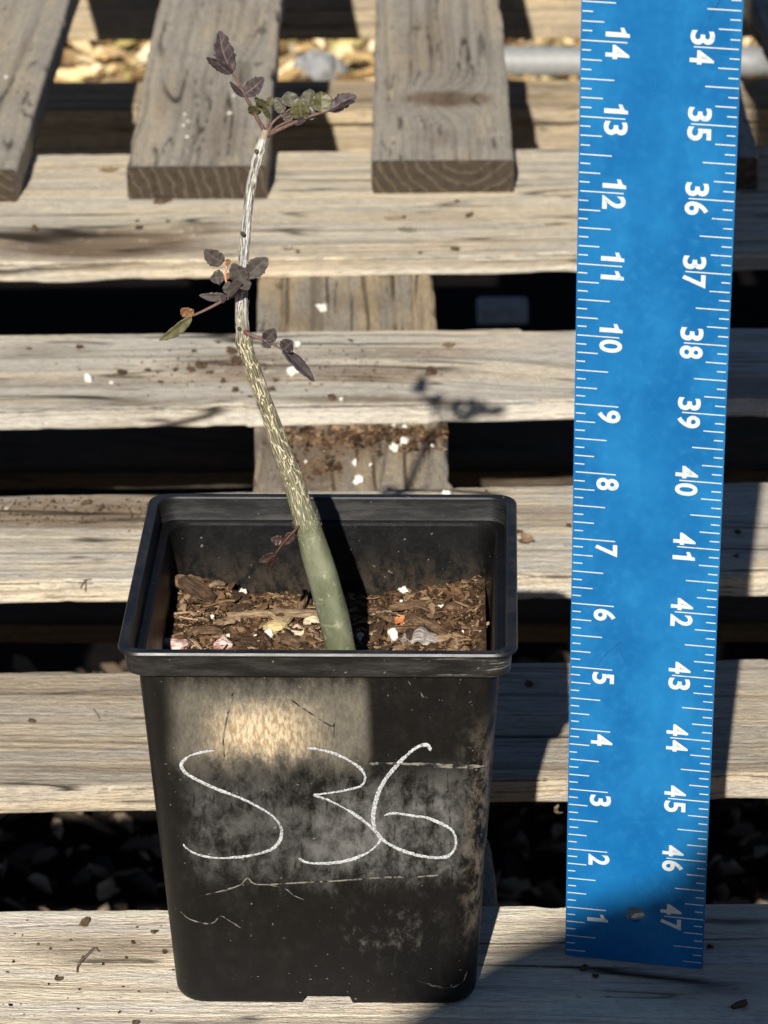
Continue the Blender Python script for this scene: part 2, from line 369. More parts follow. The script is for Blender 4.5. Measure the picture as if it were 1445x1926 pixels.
g2 = obj('ground_shade_sheet', mesh('ground_shade_sheet', np.stack([XX.ravel(), YY.ravel(), ZZ.ravel()], 1), F, True), fm.m); tag(g2, kind='structure')

def leaf_bits(name, N, region, z, size, stops, seed, rnd=True):
    rg = np.random.RandomState(seed); V = []; F = []; A = []
    for k in range(N):
        x, y = region(rg); L = rg.uniform(*size); w = L*rg.uniform(.12, .5); th = rg.uniform(0, 6.28); c, s = math.cos(th), math.sin(th)
        curl = rg.uniform(-.1, .35)*L; tx, ty = rg.uniform(-.6, .6, 2); zz = z+rg.uniform(0, .6)*size[1]*.5
        b0 = len(V); P = [(-L/2, 0, 0), (-L*.2, -w/2, curl), (L*.25, -w/2, curl*.8), (L/2, 0, curl*.3), (L*.25, w/2, curl), (-L*.2, w/2, curl*1.1), (0, 0, -.05*L)]
        for p in P: V.append((x+c*p[0]-s*p[1], y+s*p[0]+c*p[1], zz+p[2]+tx*p[0]+ty*p[1])); A.append(rg.rand())
        A[-7:] = [A[-1]]*7
        F += [(b0, b0+1, b0+6), (b0+1, b0+2, b0+6), (b0+2, b0+3, b0+6), (b0+3, b0+4, b0+6), (b0+4, b0+5, b0+6), (b0+5, b0, b0+6)]
    m = NM(name+'_mat', 0.8, 0.2); f = m.attr('c'); m.color(m.ramp(f, stops))
    return obj(name, mesh(name, V, F, False, {'c': A}), m.m)
STR = [(0.0, (0.10, 0.06, 0.03)), (0.25, (0.38, 0.25, 0.11)), (0.55, (0.66, 0.48, 0.24)), (0.8, (0.78, 0.65, 0.45)), (0.95, (0.5, 0.42, 0.16)), (1.0, (0.16, 0.16, 0.06))]
o = leaf_bits('leaf_litter', 8000, lambda r: (r.uniform(-24, 30), r.uniform(79, 150)), GZ+.2, (0.4, 1.7), STR, 4)
tag(o, 'golden dry leaf litter on the ground beyond the rear pallet', 'leaf litter', kind='stuff')
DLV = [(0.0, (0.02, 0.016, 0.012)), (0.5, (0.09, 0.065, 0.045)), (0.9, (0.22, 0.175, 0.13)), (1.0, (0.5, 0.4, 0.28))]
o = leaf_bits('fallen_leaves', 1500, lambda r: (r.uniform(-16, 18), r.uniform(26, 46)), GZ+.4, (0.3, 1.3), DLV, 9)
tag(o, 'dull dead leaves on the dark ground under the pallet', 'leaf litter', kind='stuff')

# grey pipe and pale stone seen between the rear boards
pm = plain('grey_plastic', (0.22, 0.225, 0.225), 0.5, 0.4, 0.12, 3)
p0, p1 = atz(930, 116, GZ+1), atz(1330, 116, GZ+1)
V, F = tube([p0+(p1-p0)*t for t in np.linspace(-0.06, 1.3, 12)], 0.62, 16)
tag(obj('pipe', mesh('pipe', V, F, True), pm), 'pale grey pipe lying on the ground behind the boards', 'pipe')
def rock(name, c, R, mat, seed, sq=(1, 1, 1), sub=3, amp=0.25, freq=1.2):
    bm = bmesh.new(); bmesh.ops.create_icosphere(bm, subdivisions=sub, radius=1.0)
    rg = random.Random(seed); ph = [rg.uniform(0, 6.28) for _ in range(9)]
    for v in bm.verts:
        p = v.co; k = 1+amp*(math.sin(freq*2.1*p.x+ph[0])*math.sin(freq*1.7*p.y+ph[1])+.6*math.sin(freq*4.3*p.z+ph[2])*math.sin(freq*3.7*p.x+ph[3])+.35*math.sin(freq*8*p.y+ph[4])*math.sin(freq*7*p.z+ph[5]))
        v.co = Vector((p.x*sq[0], p.y*sq[1], p.z*sq[2]))*k*R*U
    me = bpy.data.meshes.new(name); bm.to_mesh(me); bm.free()
    return obj(name, me, mat, loc=c)
c_ = atz(600, 132, GZ+.7)
tag(rock('stone', c_, 1.15, plain('pale_stone', (0.24, 0.245, 0.25), .9, .2, .2, 4), 3, (0.85, .8, .75)), 'pale grey stone in dry leaves behind the second board', 'stone')
c_ = atz(945, 566, GZ+.9)
V, F = box(-.85, .85, -.5, .5, -.8, .0)
ob = obj('concrete_block', mesh('concrete_block', V, F), plain('concrete', (0.33, .32, .31), .9, .2, .2, 3), loc=c_)
bv = ob.modifiers.new('bevel', 'BEVEL'); bv.width = .12*U; bv.segments = 2
tag(ob, 'small pale block deep in the gap behind the fourth board', 'block')
#@@PART2
# ------------------------------------------------------------------ pot
H = 5.51
pot = empty('nursery_pot', (0, 0, 0.0)); pot.rotation_euler = (0, 0, -0.0165); pot.location.z = 0.012*U
tag(pot, 'square black plastic nursery pot with S36 handwritten in white', 'plant pot')
def rsq(hx, r, ns=60, nc=8, hy=None):
    hy = hy or hx; P = []
    for (cx, cy, a0) in ((hx-r, -hy+r, -90), (hx-r, hy-r, 0), (-hx+r, hy-r, 90), (-hx+r, -hy+r, 180)):
        for k in range(nc+1):
            a = math.radians(a0+90*k/nc); P.append((cx+r*math.cos(a), cy+r*math.sin(a)))
    out = []
    m = len(P)
    for i in range(m):
        p, q = P[i], P[(i+1) % m]; out.append(p)
        if math.hypot(q[0]-p[0], q[1]-p[1]) > 1.0:
            for k in range(1, ns): out.append((p[0]+(q[0]-p[0])*k/ns, p[1]+(q[1]-p[1])*k/ns))
    return np.array(out)
def loft(secs, close=False, cap0=False, cap1=False):
    V = []; F = []; n = len(secs[0][0])
    for (P, z) in secs:
        for p in P: V.append((p[0], p[1], z))
    m = len(secs)
    for j in range(m if close else m-1):
        j2 = (j+1) % m
        for i in range(n): i2 = (i+1) % n; F.append((j*n+i, j*n+i2, j2*n+i2, j2*n+i))
    if cap0: F.append(tuple(range(n-1, -1, -1)))
    if cap1: F.append(tuple((m-1)*n+i for i in range(n)))
    return np.array(V), F
def half(z): return 2.02+(2.34-2.02)*min(1, max(0, z/5.15))
ZL = H-0.36
secs = [(rsq(1.80, .30), 0.0), (rsq(1.93, .38), 0.0), (rsq(1.99, .40), 0.025), (rsq(2.02, .42), 0.08)]
for z in (0.13, 0.15, 0.2, 0.6, 1.2, 1.8, 2.4, 3.0, 3.6, 4.2, 4.8, ZL-.02): secs.append((rsq(half(z), .42-.1*z/5), z))
secs += [(rsq(2.36, .32), ZL), (rsq(2.44, .32), ZL)]          # shoulder under the rim
secs += [(rsq(2.42, .3), ZL+.03), (rsq(2.30, .3), ZL+.03), (rsq(2.27, .3), ZL)]
for z in (4.2, 2.5, 0.2): secs.append((rsq(half(z)-.06, .3), z))
V, F = loft(secs, cap0=True, cap1=True)
nn = len(secs[0][0])
for i in range(nn*6):      # drainage notches in the foot
    x, y, z = V[i]
    if z < 0.14 and ((abs(x-0.02) < .32 and abs(y) > 1.6) or (abs(y) < .32 and abs(x) > 1.6)): V[i][2] = 0.145
pm = NM('black_plastic', 0.45, 0.32)
x, y, z = pm.xyz(pm.co())[:3]
n1 = pm.noise(pm.co((1.1, 1.1, 1.1), (3, 0, 0)), 1, 6, .65); n2 = pm.noise(pm.co((5, 5, 3.2), rot=(0, .5, 0)), 1, 6, .76, .25); n3 = pm.noise(pm.co((26, 26, 9)), 1, 4, .7)
x0_, z0_ = x, z
x = pm.math('ADD', x, pm.math('MULTIPLY', pm.math('SUBTRACT', n1, .5), .10)); z = pm.math('ADD', z, pm.math('MULTIPLY', pm.math('SUBTRACT', n2, .5), .9))
def band(v, a, b, c, d): return pm.math('MULTIPLY', pm.ms(v, a, b), pm.ms(v, d, c))
frontm = pm.ms(y, -1.7, -1.9)
# warm glare painted as pale colour on the upper left of the front, grey water-dust bands across the middle
glare_patch = pm.math('MULTIPLY', band(x, -2.05, -1.72, .52, .72), band(z, 3.45, 4.1, 4.6, 5.25))
glare_patch = pm.math('MULTIPLY', glare_patch, pm.math('ADD', .45, pm.math('MULTIPLY', .5, pm.ms(pm.math('ADD', n3, n1), .6, 1.3))))
glare_core = pm.math('MULTIPLY', band(x, -1.65, -.95, -.7, .3), band(z, 3.75, 4.15, 4.3, 4.85))
glare_core = pm.math('MULTIPLY', glare_core, pm.math('ADD', .5, pm.math('MULTIPLY', .5, pm.ms(n3, .3, .6))))
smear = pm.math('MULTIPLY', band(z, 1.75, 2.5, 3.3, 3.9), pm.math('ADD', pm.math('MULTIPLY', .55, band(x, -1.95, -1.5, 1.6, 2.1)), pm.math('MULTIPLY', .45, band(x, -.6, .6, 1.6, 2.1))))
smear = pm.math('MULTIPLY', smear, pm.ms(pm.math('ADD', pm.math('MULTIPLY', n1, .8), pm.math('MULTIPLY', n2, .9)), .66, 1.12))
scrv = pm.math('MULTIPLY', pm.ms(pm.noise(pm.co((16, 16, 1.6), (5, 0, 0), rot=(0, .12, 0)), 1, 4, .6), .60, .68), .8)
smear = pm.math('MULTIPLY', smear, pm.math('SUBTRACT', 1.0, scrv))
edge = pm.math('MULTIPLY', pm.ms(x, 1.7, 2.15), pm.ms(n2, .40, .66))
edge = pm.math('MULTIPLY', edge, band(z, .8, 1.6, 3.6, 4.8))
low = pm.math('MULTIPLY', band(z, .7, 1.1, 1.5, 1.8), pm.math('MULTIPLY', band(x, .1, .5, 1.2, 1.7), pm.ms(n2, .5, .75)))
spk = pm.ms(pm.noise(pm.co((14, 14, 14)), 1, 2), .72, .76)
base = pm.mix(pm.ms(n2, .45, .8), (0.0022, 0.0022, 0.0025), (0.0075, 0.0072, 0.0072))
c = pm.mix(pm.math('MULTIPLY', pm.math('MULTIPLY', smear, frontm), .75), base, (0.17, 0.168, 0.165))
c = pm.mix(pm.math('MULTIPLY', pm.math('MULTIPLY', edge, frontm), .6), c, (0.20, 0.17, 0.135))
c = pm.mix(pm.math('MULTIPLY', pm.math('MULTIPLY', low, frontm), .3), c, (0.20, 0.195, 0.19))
c = pm.mix(pm.math('MULTIPLY', pm.math('MULTIPLY', glare_patch, frontm), .85), c, (0.175, 0.16, 0.13))
c = pm.mix(pm.math('MULTIPLY', pm.math('MULTIPLY', glare_core, frontm), .72), c, pm.mix(pm.ms(n3, .42, .6), (0.52, 0.36, 0.19), (0.66, 0.56, 0.40)))
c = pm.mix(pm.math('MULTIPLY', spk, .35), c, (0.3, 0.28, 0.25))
# soil splashes on the inside wall just above the mix
inn = pm.math('MULTIPLY', pm.ms(y, 1.8, 2.0), pm.math('MULTIPLY', pm.ms(z, 5.0, 4.2), pm.ms(n2, .40, .62)))
c = pm.mix(pm.math('MULTIPLY', inn, .18), c, (0.16, 0.115, 0.07))
pm.color(c)
pm.rough(pm.math('ADD', .34, pm.math('MULTIPLY', n2, .25)))
pm.bump(pm.math('ADD', pm.math('MULTIPLY', n1, 3.0), pm.math('MULTIPLY', n2, .15)), .25, .03)
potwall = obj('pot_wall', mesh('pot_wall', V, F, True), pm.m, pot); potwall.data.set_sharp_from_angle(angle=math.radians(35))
rm = NM('rim_plastic', 0.35, 0.4)
n2 = rm.noise(rm.co((1.5, 1.5, 9)), 1, 6, .7); n4 = rm.noise(rm.co((12, 12, 12)), 1, 4)
sx, sy, sz = rm.xyz(rm.co())[:3]
cc = rm.mix(rm.ms(n2, .4, .75), (0.006, 0.006, 0.007), (0.030, 0.029, 0.028))
scr = rm.math('MULTIPLY', rm.ms(rm.noise(rm.co((1.5, 1.5, 26), (2, 0, 0)), 1, 4, .7), .57, .70), rm.math('MULTIPLY', rm.ms(sx, 1.1, 1.5), rm.ms(sy, -2, -2.2)))
cc = rm.mix(rm.math('MULTIPLY', scr, .6), cc, (0.3, .3, .29))
cc = rm.mix(rm.math('MULTIPLY', rm.ms(n4, .68, .74), .4), cc, (0.3, 0.29, 0.27))
rm.color(cc); rm.rough(rm.math('ADD', .28, rm.math('MULTIPLY', n2, .3))); rm.bump(n4, .2, .01)
rs = [(2.46, ZL-.005), (2.475, ZL), (2.50, H-.07), (2.55, H-.055), (2.565, H-.03), (2.55, H), (2.44, H), (2.425, H-.02), (2.40, ZL+.02), (2.39, ZL-.005)]
V, F = loft([(rsq(h_, .28 if h_ > 2.45 else .24), z_) for h_, z_ in rs], close=True)
obj('pot_rim', mesh('pot_rim', V, [f[::-1] for f in F] if False else F, True), rm.m, pot).data.set_sharp_from_angle(angle=math.radians(30))

# handwriting on the front
ck = NM('white_chalk', 0.9, 0.1); kf = ck.noise(ck.co((40, 40, 40)), 1, 4, .7)
ck.color(ck.mix(ck.ms(kf, .34, .60), (0.12, 0.12, 0.125), (0.44, 0.45, 0.47)))
def on_front(px, py, off=.012):
    z_ = 3.0
    for _ in range(4): p = at(px, py, -half(z_)-off); z_ = p[2]
    return p
def ribbon(name, pts, wd, mat, seed, parent=potwall, off=.012, m=9, conv=None):
    P = spline([on_front(*(conv(*p) if conv else p), off=off) for p in pts], m); rg = np.random.RandomState(seed)
    T = np.gradient(P, axis=0); T /= np.linalg.norm(T, axis=1)[:, None]; N = np.array([0, -1, .06])
    V = []; F = []; n = len(P)
    for i in range(n):
        s = np.cross(T[i], N); s /= np.linalg.norm(s)+1e-9
        w = wd*(.95+.45*(vn(i*.12, seed))+.25*rg.rand()); w *= min(1, .35+.2*min(i, n-1-i)); j = rg.normal(0, wd*.06)
        V += [P[i]+s*(w/2+j), P[i]+N*.006+s*j, P[i]-s*(w/2-j)]
    for i in range(n-1): F += [(3*i, 3*i+3, 3*i+4, 3*i+1), (3*i+1, 3*i+4, 3*i+5, 3*i+2)]
    return obj(name, mesh(name, V, F, True), mat, parent)
cv = lambda u, v: (240+u/2.007, 1240+v/2.007)
ribbon('handwritten_letter', [(340,350),(290,358),(245,372),(218,395),(215,415),(235,440),(290,470),(350,497),(400,515),(450,535),(500,560),(550,590),(580,620),(592,650),(585,690),(560,718),(520,735),(470,747),(400,755),(330,755),(270,742),(235,722),(220,705)], .031, ck.m, 1, conv=cv)
ribbon('handwritten_digit', [(690,338),(740,345),(800,362),(860,392),(895,420),(908,450),(895,478),(850,493),(790,505),(725,514),(716,517),(725,520),(770,535),(830,565),(880,595),(930,635),(960,665),(965,685),(940,715),(900,740),(840,762),(780,772),(720,774),(680,768),(655,755)], .032, ck.m, 2, conv=cv)
ribbon('handwritten_digit', [(1155,345),(1148,328),(1130,323),(1100,335),(1060,368),(1020,410),(985,455),(960,500),(945,550),(938,600),(945,645),(965,675),(1000,700),(1060,727),(1120,743),(1180,748),(1220,742),(1245,715),(1250,680),(1235,645),(1195,620),(1140,598),(1080,590),(1020,582),(980,590)], .037, ck.m, 3, conv=cv)
wm = NM('dusty_strand', 0.9, 0.1); kf = wm.noise(wm.co((9, 9, 9)), 1, 4); wm.color(wm.mix(wm.ms(kf, .4, .6), (0.012, .012, .012), (0.16, .15, .125)))
cv2 = lambda u, v: (220+u/1.8526, 1200+v/1.8526)
ribbon('dust_streak', [(300,905),(350,893),(400,880),(440,865),(465,842),(490,862),(560,862),(650,856),(760,850),(860,842),(960,835),(1060,832),(1130,826)], .02, wm.m, 4, conv=cv2)
ribbon('dust_streak', [(500,862),(560,868),(600,880),(625,900),(660,915)], .013, wm.m, 5, conv=cv2)
ribbon('dust_streak', [(230,960),(260,985),(310,1000),(345,998),(370,975),(400,990),(440,1015)], .014, wm.m, 6, conv=cv2)
ribbon('dust_streak', [(880,440),(950,438),(1040,440),(1120,443),(1200,447),(1290,445)], .045, wm.m, 7, conv=cv2)
ribbon('dust_streak', [(420,175),(405,235),(390,300),(380,360),(385,420)], .02, wm.m, 8, conv=cv2)
ribbon('dust_streak', [(585,195),(640,235),(700,275),(760,310),(768,290),(766,350)], .014, wm.m, 9, conv=cv2)
ribbon('dust_streak', [(1060,1195),(1130,1215),(1180,1215),(1215,1195),(1230,1160)], .022, wm.m, 10, conv=cv2)
ribbon('dust_streak', [(1025,150),(1036,166)], .012, wm.m, 11, conv=cv2); ribbon('dust_streak', [(1068,188),(1080,210)], .015, wm.m, 12, conv=cv2)

# ------------------------------------------------------------------ potting mix
SZ = 4.18
def soil_h(x, y):
    return SZ+.13*fbm(x*1.3, y*1.3, 3)*2+.06*fbm(x*5, y*5, 8)+.22*sstep(1.3, 2.2, y)*sstep(.8, 2.2, x)+.10*sstep(-1, -2.1, x)*sstep(0, 2, y)+.06*sstep(.2, 1.9, y)
n_ = 110; g_ = np.linspace(-2.16, 2.16, n_); XX, YY = np.meshgrid(g_, g_); ZZ = soil_h(XX, YY)
F = [(j*n_+i, j*n_+i+1, (j+1)*n_+i+1, (j+1)*n_+i) for j in range(n_-1) for i in range(n_-1)]
sm = NM('potting_mix', .95, .1); f = sm.noise(sm.co((7, 7, 7)), 1, 7, .7)
sm.color(sm.ramp(f, [(.3, (0.012, .008, .005)), (.5, (0.045, .027, .016)), (.68, (0.12, .078, .046))])); sm.bump(f, 1, .1)
soil = empty('potting_mix', (0, 0, SZ)); tag(soil, 'brown bark potting mix filling the black pot', 'potting mix', kind='stuff')
obj('soil_bed', mesh('soil_bed', np.stack([XX.ravel(), YY.ravel(), ZZ.ravel()-SZ], 1), F, True), sm.m, soil)
rg = np.random.RandomState(7); V = []; F = []; A = []
def flake(V, F, A, p, L, w, t, yaw, tx, ty, val, bend):
    c, s = math.cos(yaw), math.sin(yaw); b0 = len(V)
    xs_ = [-L/2, -L*.15, L*.2, L/2]; ws = [w*rg.uniform(.15, .7), w*rg.uniform(.8, 1.1), w*rg.uniform(.7, 1.1), w*rg.uniform(.1, .7)]
    for a, ww in zip(xs_, ws):
        zb = bend*(1-(2*a/L)**2)
        jy = rg.normal(0, w*.12)
        for (yy, zz) in ((-ww/2, 0), (ww/2, 0), (ww*.35, t), (-ww*.35, t)):
            y2 = yy+jy; z2 = zz+zb
            V.append((p[0]+c*a-s*y2, p[1]+s*a+c*y2, p[2]+z2+tx*a+ty*y2)); A.append(val+rg.normal(0, .03))
    for k in range(3):
        for q in range(4):
            q2 = (q+1) % 4; F.append((b0+4*k+q, b0+4*k+4+q, b0+4*k+4+q2, b0+4*k+q2))
    F.append((b0, b0+1, b0+2, b0+3)); F.append((b0+15, b0+14, b0+13, b0+12))
for k in range(8500):
    x_, y_ = rg.uniform(-2.1, 2.1), rg.uniform(-1.9, 2.12)
    big = rg.rand() < .24
    L = rg.uniform(.12, .30) if big else rg.uniform(.02, .10); w = L*rg.uniform(.14, .45)
    z_ = float(soil_h(x_, y_))+rg.uniform(-.02, .05)
    flake(V, F, A, (x_, y_, z_), L, w, rg.uniform(.008, .03), rg.normal(0, .9), rg.normal(0, .3), rg.normal(0, .5), np.clip(rg.beta(2, 2.6), 0, 1), rg.normal(0, .04)*L*3)
bmk = NM('bark_bits', .9, .15); f = bmk.attr('c'); nz = bmk.noise(bmk.co((18, 18, 18)), 1, 4)
bmk.color(bmk.mix(bmk.math('MULTIPLY', bmk.ms(nz, .5, .7), .5), bmk.ramp(f, [(0, (0.012, .008, .005)), (.35, (0.075, .041, .022)), (.62, (0.18, .11, .06)), (.85, (0.27, .19, .115)), (1, (0.48, .38, .26))]), (0.025, .015, .009)))
bmk.bump(nz, .6, .02)
tag(obj('bark_fines', mesh('bark_fines', np.array(V)-np.array([0, 0, SZ]), F, False, {'c': A}), bmk.m, soil), kind='stuff')

def chip_mesh(name, seed, L, w, t, bend):
    global rg
    rg = np.random.RandomState(seed); m = 9; V = []; F = []
    for i in range(m):
        a = -L/2+L*i/(m-1); ww = w*(math.sin(math.pi*(i+.6)/(m+.2))**.45)*rg.uniform(.8, 1.15); zb = bend*(1-(2*a/L)**2); jy = rg.normal(0, w*.06)
        for k in range(5): V.append((a+rg.normal(0, L*.01), -ww/2+ww*k/4+jy, t*(.8+.4*rg.rand())+zb-abs(k-2)*t*.25))
        for k in range(5): V.append((a, ww/2-ww*k/4+jy, zb-t*.3))
    for i in range(m-1):
        for k in range(10): k2 = (k+1) % 10; F.append((i*10+k, i*10+k2, (i+1)*10+k2, (i+1)*10+k))
    F.append(tuple(range(9, -1, -1))); F.append(tuple((m-1)*10+k for k in range(10)))
    return mesh(name, V, F)
def chipmat(name, a, b):
    m = NM(name, .9, .15); f = m.noise(m.co((5, 24, 24)), 1, 5, .65); m.color(m.mix(m.ms(f, .35, .65), a, b)); m.bump(f, .8, .03); return m.m
CM = [chipmat('bark_dark', (0.025, .015, .010), (0.08, .05, .032)), chipmat('bark_mid', (0.06, .037, .022), (0.17, .11, .066)), chipmat('bark_light', (0.14, .095, .058), (0.33, .24, .15))]
CH = []
for i in range(9):
    me = chip_mesh('bark_chip', 40+i, *[(.34, .16, .03, .02), (.42, .12, .04, .05), (.26, .18, .03, -.02)][i % 3]); me.materials.append(CM[i//3]); CH.append(me)
rr = random.Random(12)
CHN = ['dark', 'brown', 'pale tan']
for k in range(60):
    x_, y_ = rr.uniform(-1.95, 1.95), rr.uniform(0.1, 2.0)
    z_ = float(soil_h(x_, y_))+.05
    ci = rr.randrange(9); sd_ = 'left' if x_ < .3 else 'right'
    o = obj('bark_chip', CH[ci], loc=(x_, y_, z_), rot=(rr.gauss(0, .45), rr.gauss(0, .3), rr.uniform(0, 6.28)), sc=[rr.uniform(.6, 1.25)]*3)
    tag(o, '%s bark chip loose in the potting mix %s of the stem' % (CHN[ci//3], sd_), 'bark chip', '%s bark chips %s of the stem' % (CHN[ci//3], sd_))
def on_soil(px, py, dz=.04):
    p = atz(px, py, SZ)
    for _ in range(6): p = atz(px, py, float(soil_h(p[0], p[1]))+dz)
    return p
def single(name, label, cat, px, py, dims, rot, mat, seed=1, dz=.05):
    me = chip_mesh(name, seed, *dims); return tag(obj(name, me, mat, loc=on_soil(px, py, dz), rot=rot), label, cat)
single('bark_stick', 'long pale bark stick lying crosswise left of the stem', 'bark', 530, 1157, (1.5, .14, .05, .02), (.3, 0.02, .05), CM[2], 5, .10)
single('bark_piece', 'upright bark splinter at the right end of the long stick', 'bark', 566, 1142, (.5, .1, .05, 0), (1.0, -.9, 1.2), CM[1], 6, .14)
single('bark_piece', 'long dark bark strip right of the stem', 'bark', 800, 1143, (.95, .16, .05, .06), (.35, 0, -.05), CM[1], 8, .08)
single('bark_piece', 'slanting brown bark piece in the right half of the pot', 'bark', 722, 1165, (.5, .16, .05, .03), (.4, .3, 2.0), CM[1], 9, .08)
single('bark_piece', 'curved brown bark shard behind the grey curl', 'bark', 810, 1180, (.62, .13, .05, .05), (.3, .1, -.75), CM[1], 11, .07)
single('bark_piece', 'pair of broad dark bark slabs at the back left', 'bark', 372, 1110, (.6, .26, .06, .05), (.9, .3, -.5), CM[0], 12, .12)
single('bark_piece', 'broad tan bark slab in the back left corner', 'bark', 350, 1097, (.5, .2, .06, .04), (.7, .1, .1), CM[1], 13, .14)
single('bark_piece', 'flat brown bark chip below the orange bit', 'bark', 765, 1185, (.55, .12, .05, .02), (.5, .05, .15), CM[1], 14, .06)
single('orange_bark_bit', 'small orange bark bit in the right half of the mix', 'bark', 755, 1167, (.2, .12, .04, 0), (.9, 0, .2), chipmat('orange_bark', (0.33, .11, .045), (0.48, .2, .09)), 15, .09)
gb = NM('grey_bark', .85, .2); f = gb.noise(gb.co((3, 22, 22)), 1, 5); gb.color(gb.mix(gb.ms(f, .35, .65), (0.15, .13, .12), (0.40, .36, .33))); gb.bump(f, .8, .03)
V = []; F = []; m = 12      # curled grey bark: an arched shell
for i in range(m):
    a = math.pi*(.06+.80*i/(m-1)); R_ = .21+.03*math.sin(i*1.3)
    for j in range(7):
        l = -.17+.34*j/6; e = 1-.25*(abs(j-3)/3)**2*(1 if i in (0, m-1) else .4)
        V.append((R_*1.25*math.cos(a)*e, l*(.75+.3*math.sin(a)), R_*math.sin(a)*e))
for i in range(m-1):
    for j in range(6): F.append((i*7+j, i*7+j+1, i*7+j+8, i*7+j+7))
ob = obj('grey_bark_curl', mesh('grey_bark_curl', V, F, True), gb.m, loc=on_soil(790, 1214, -.03), rot=(.2, 0, -.15)); sd = ob.modifiers.new('thick', 'SOLIDIFY'); sd.thickness = .025*U
tag(ob, 'arched grey curl of bark at the front right of the mix', 'bark')
yb = chipmat('yellow_stone', (0.36, .27, .12), (0.52, .43, .24))
tag(rock('mineral_lump', on_soil(516, 1183, .05), .16, yb, 5, (1.25, .8, .65)), 'yellowish mineral lump left of the stem foot', 'stone')
tag(rock('mineral_lump', on_soil(560, 1190, .05), .11, chipmat('cream_lump', (0.36, .28, .19), (0.6, .5, .37)), 6, (1.1, .8, .9)), 'cream split shell-like lump beside the yellowish lump', 'stone')
tag(rock('mineral_lump', on_soil(588, 1172, .06), .12, chipmat('cream_lump2', (0.34, .29, .18), (0.62, .55, .4)), 7, (1.2, .8, .8)), 'cream lump touching the left side of the stem', 'stone')
pk = chipmat('pink_bits', (0.22, .09, .085), (0.62, .5, .45))
tag(rock('pink_lump', on_soil(420, 1214, .05), .12, pk, 8, (1, .8, 1)), 'pinkish lump at the front rim left of centre', 'stone')
tag(rock('pink_lump', on_soil(330, 1214, .04), .15, pk, 18, (1.2, .8, .7)), 'pinkish crumbs in the front left corner', 'stone')
pe = plain('perlite', (0.60, .575, .52), .9, .2, .22, 16, .8)
PER = []
for i in range(4):
    tmp = rock('perlite_grain', (0, 0, 0), .06, pe, 60+i, (1.25, .9, .8), 3, .32, 1.8); tmp.data.polygons.foreach_set('use_smooth', [True]*len(tmp.data.polygons)); PER.append(tmp.data); bpy.data.objects.remove(tmp)
def perlite(p, s, label, group):
    o = obj('perlite_grain', rr.choice(PER), loc=p, rot=(rr.uniform(0, 6), rr.uniform(0, 6), rr.uniform(0, 6)), sc=[s]*3); tag(o, label, 'perlite', group)
for (px, py, s) in [(813, 1164, 1.1), (456, 1117, 1.2), (760, 1110, .9), (507, 1192, 1.0), (678, 1198, .9), (740, 1194, 1.3), (703, 1196, .6), (482, 1200, .7), (450, 1205, .8), (430, 1195, .5), (830, 1140, .5), (640, 1208, .7), (755, 1132, .5), (560, 1212, .7), (598, 1150, .5), (870, 1190, .5), (400, 1160, .5)]:
    perlite(on_soil(px, py, .06), s, 'white perlite grain in the potting mix', 'perlite grains in the pot')

# ------------------------------------------------------------------ plant
plant = empty('seedling', (0.33, -1.0, SZ)); tag(plant, 'slender green-footed seedling with peeling bark and small purple leaves', 'plant')
SP = [(662, 1330, .215), (656, 1285, .20), (640, 1215, .196), (628, 1160, .203), (609, 1090, .202), (594, 1040, .193), (580, 995, .166), (567, 955, .148), (549, 895, .130), (530, 845, .118), (510, 790, .108), (492, 740, .100), (474, 690, .095), (460, 645, .094), (456, 610, .085), (454, 570, .080), (456, 530, .072), (458, 490, .068), (461, 445, .066), (465, 405, .064), (472, 355, .066), (480, 315, .060), (488, 283, .060), (494, 262, .052), (500, 244, .046)]
YS = lambda row: float(np.interp(row, [245, 560, 950], [.4, -.25, -1.0]))
pts = np.array([at(a_, b_, YS(b_)) for a_, b_, _ in SP]); PS = spline(pts, 10); RS = np.interp(np.linspace(0, 1, len(PS)), np.linspace(0, 1, len(SP)), [s[2] for s in SP])
n = 36; tl = np.linspace(0, 1, len(PS)); th_ = np.arange(n)/n*2*np.pi
rough_ = sstep(.28, .5, tl)[:, None]
jit = .05*fbm(np.cos(th_)[None]*1.5+3+0*tl[:, None], np.sin(th_)[None]*1.5+tl[:, None]*18, 3)+rough_*(.07*vn(th_[None]*6/np.pi*2, tl[:, None]*45, 5)+.05*vn(th_[None]*12/np.pi, tl[:, None]*20, 6))
node = np.zeros(len(PS))
for c0, w0, k0 in ((.262, .012, .09), (.24, .03, -.03), (.335, .006, .10), (.285, .004, .05), (.545, .01, .25), (.92, .008, .3), (.885, .006, .15), (.745, .006, .15), (.63, .006, .12)): node += k0*np.exp(-((tl-c0)/w0)**2)
jit = jit+node[:, None]*(.6+.4*np.cos(th_[None]-2))
V, F = tube(PS, RS, n, jit)
sm = NM('stem_bark', .5, .45)
t_ = sm.attr('t'); uvn = sm.n('ShaderNodeCombineXYZ'); sm.put(uvn.inputs[0], sm.attr('ca')); sm.put(uvn.inputs[1], sm.attr('sa')); sm.put(uvn.inputs[2], sm.attr('ln'))
def smap(sc): 
    mp = sm.n('ShaderNodeMapping'); mp.inputs['Scale'].default_value = sc; sm.t.links.new(uvn.outputs[0], mp.inputs[0]); return mp.outputs[0]
vo = sm.n('ShaderNodeTexVoronoi', feature='DISTANCE_TO_EDGE'); wr = sm.noise(smap((2, 2, 3)), 1, 3)
va = sm.n('ShaderNodeVectorMath', operation='ADD'); sm.t.links.new(smap((4.2, 4.2, 5.0)), va.inputs[0])
cmb = sm.n('ShaderNodeCombineXYZ'); [sm.put(cmb.inputs[i], sm.math('MULTIPLY', wr, 1.2)) for i in range(3)]; sm.t.links.new(cmb.outputs[0], va.inputs[1])
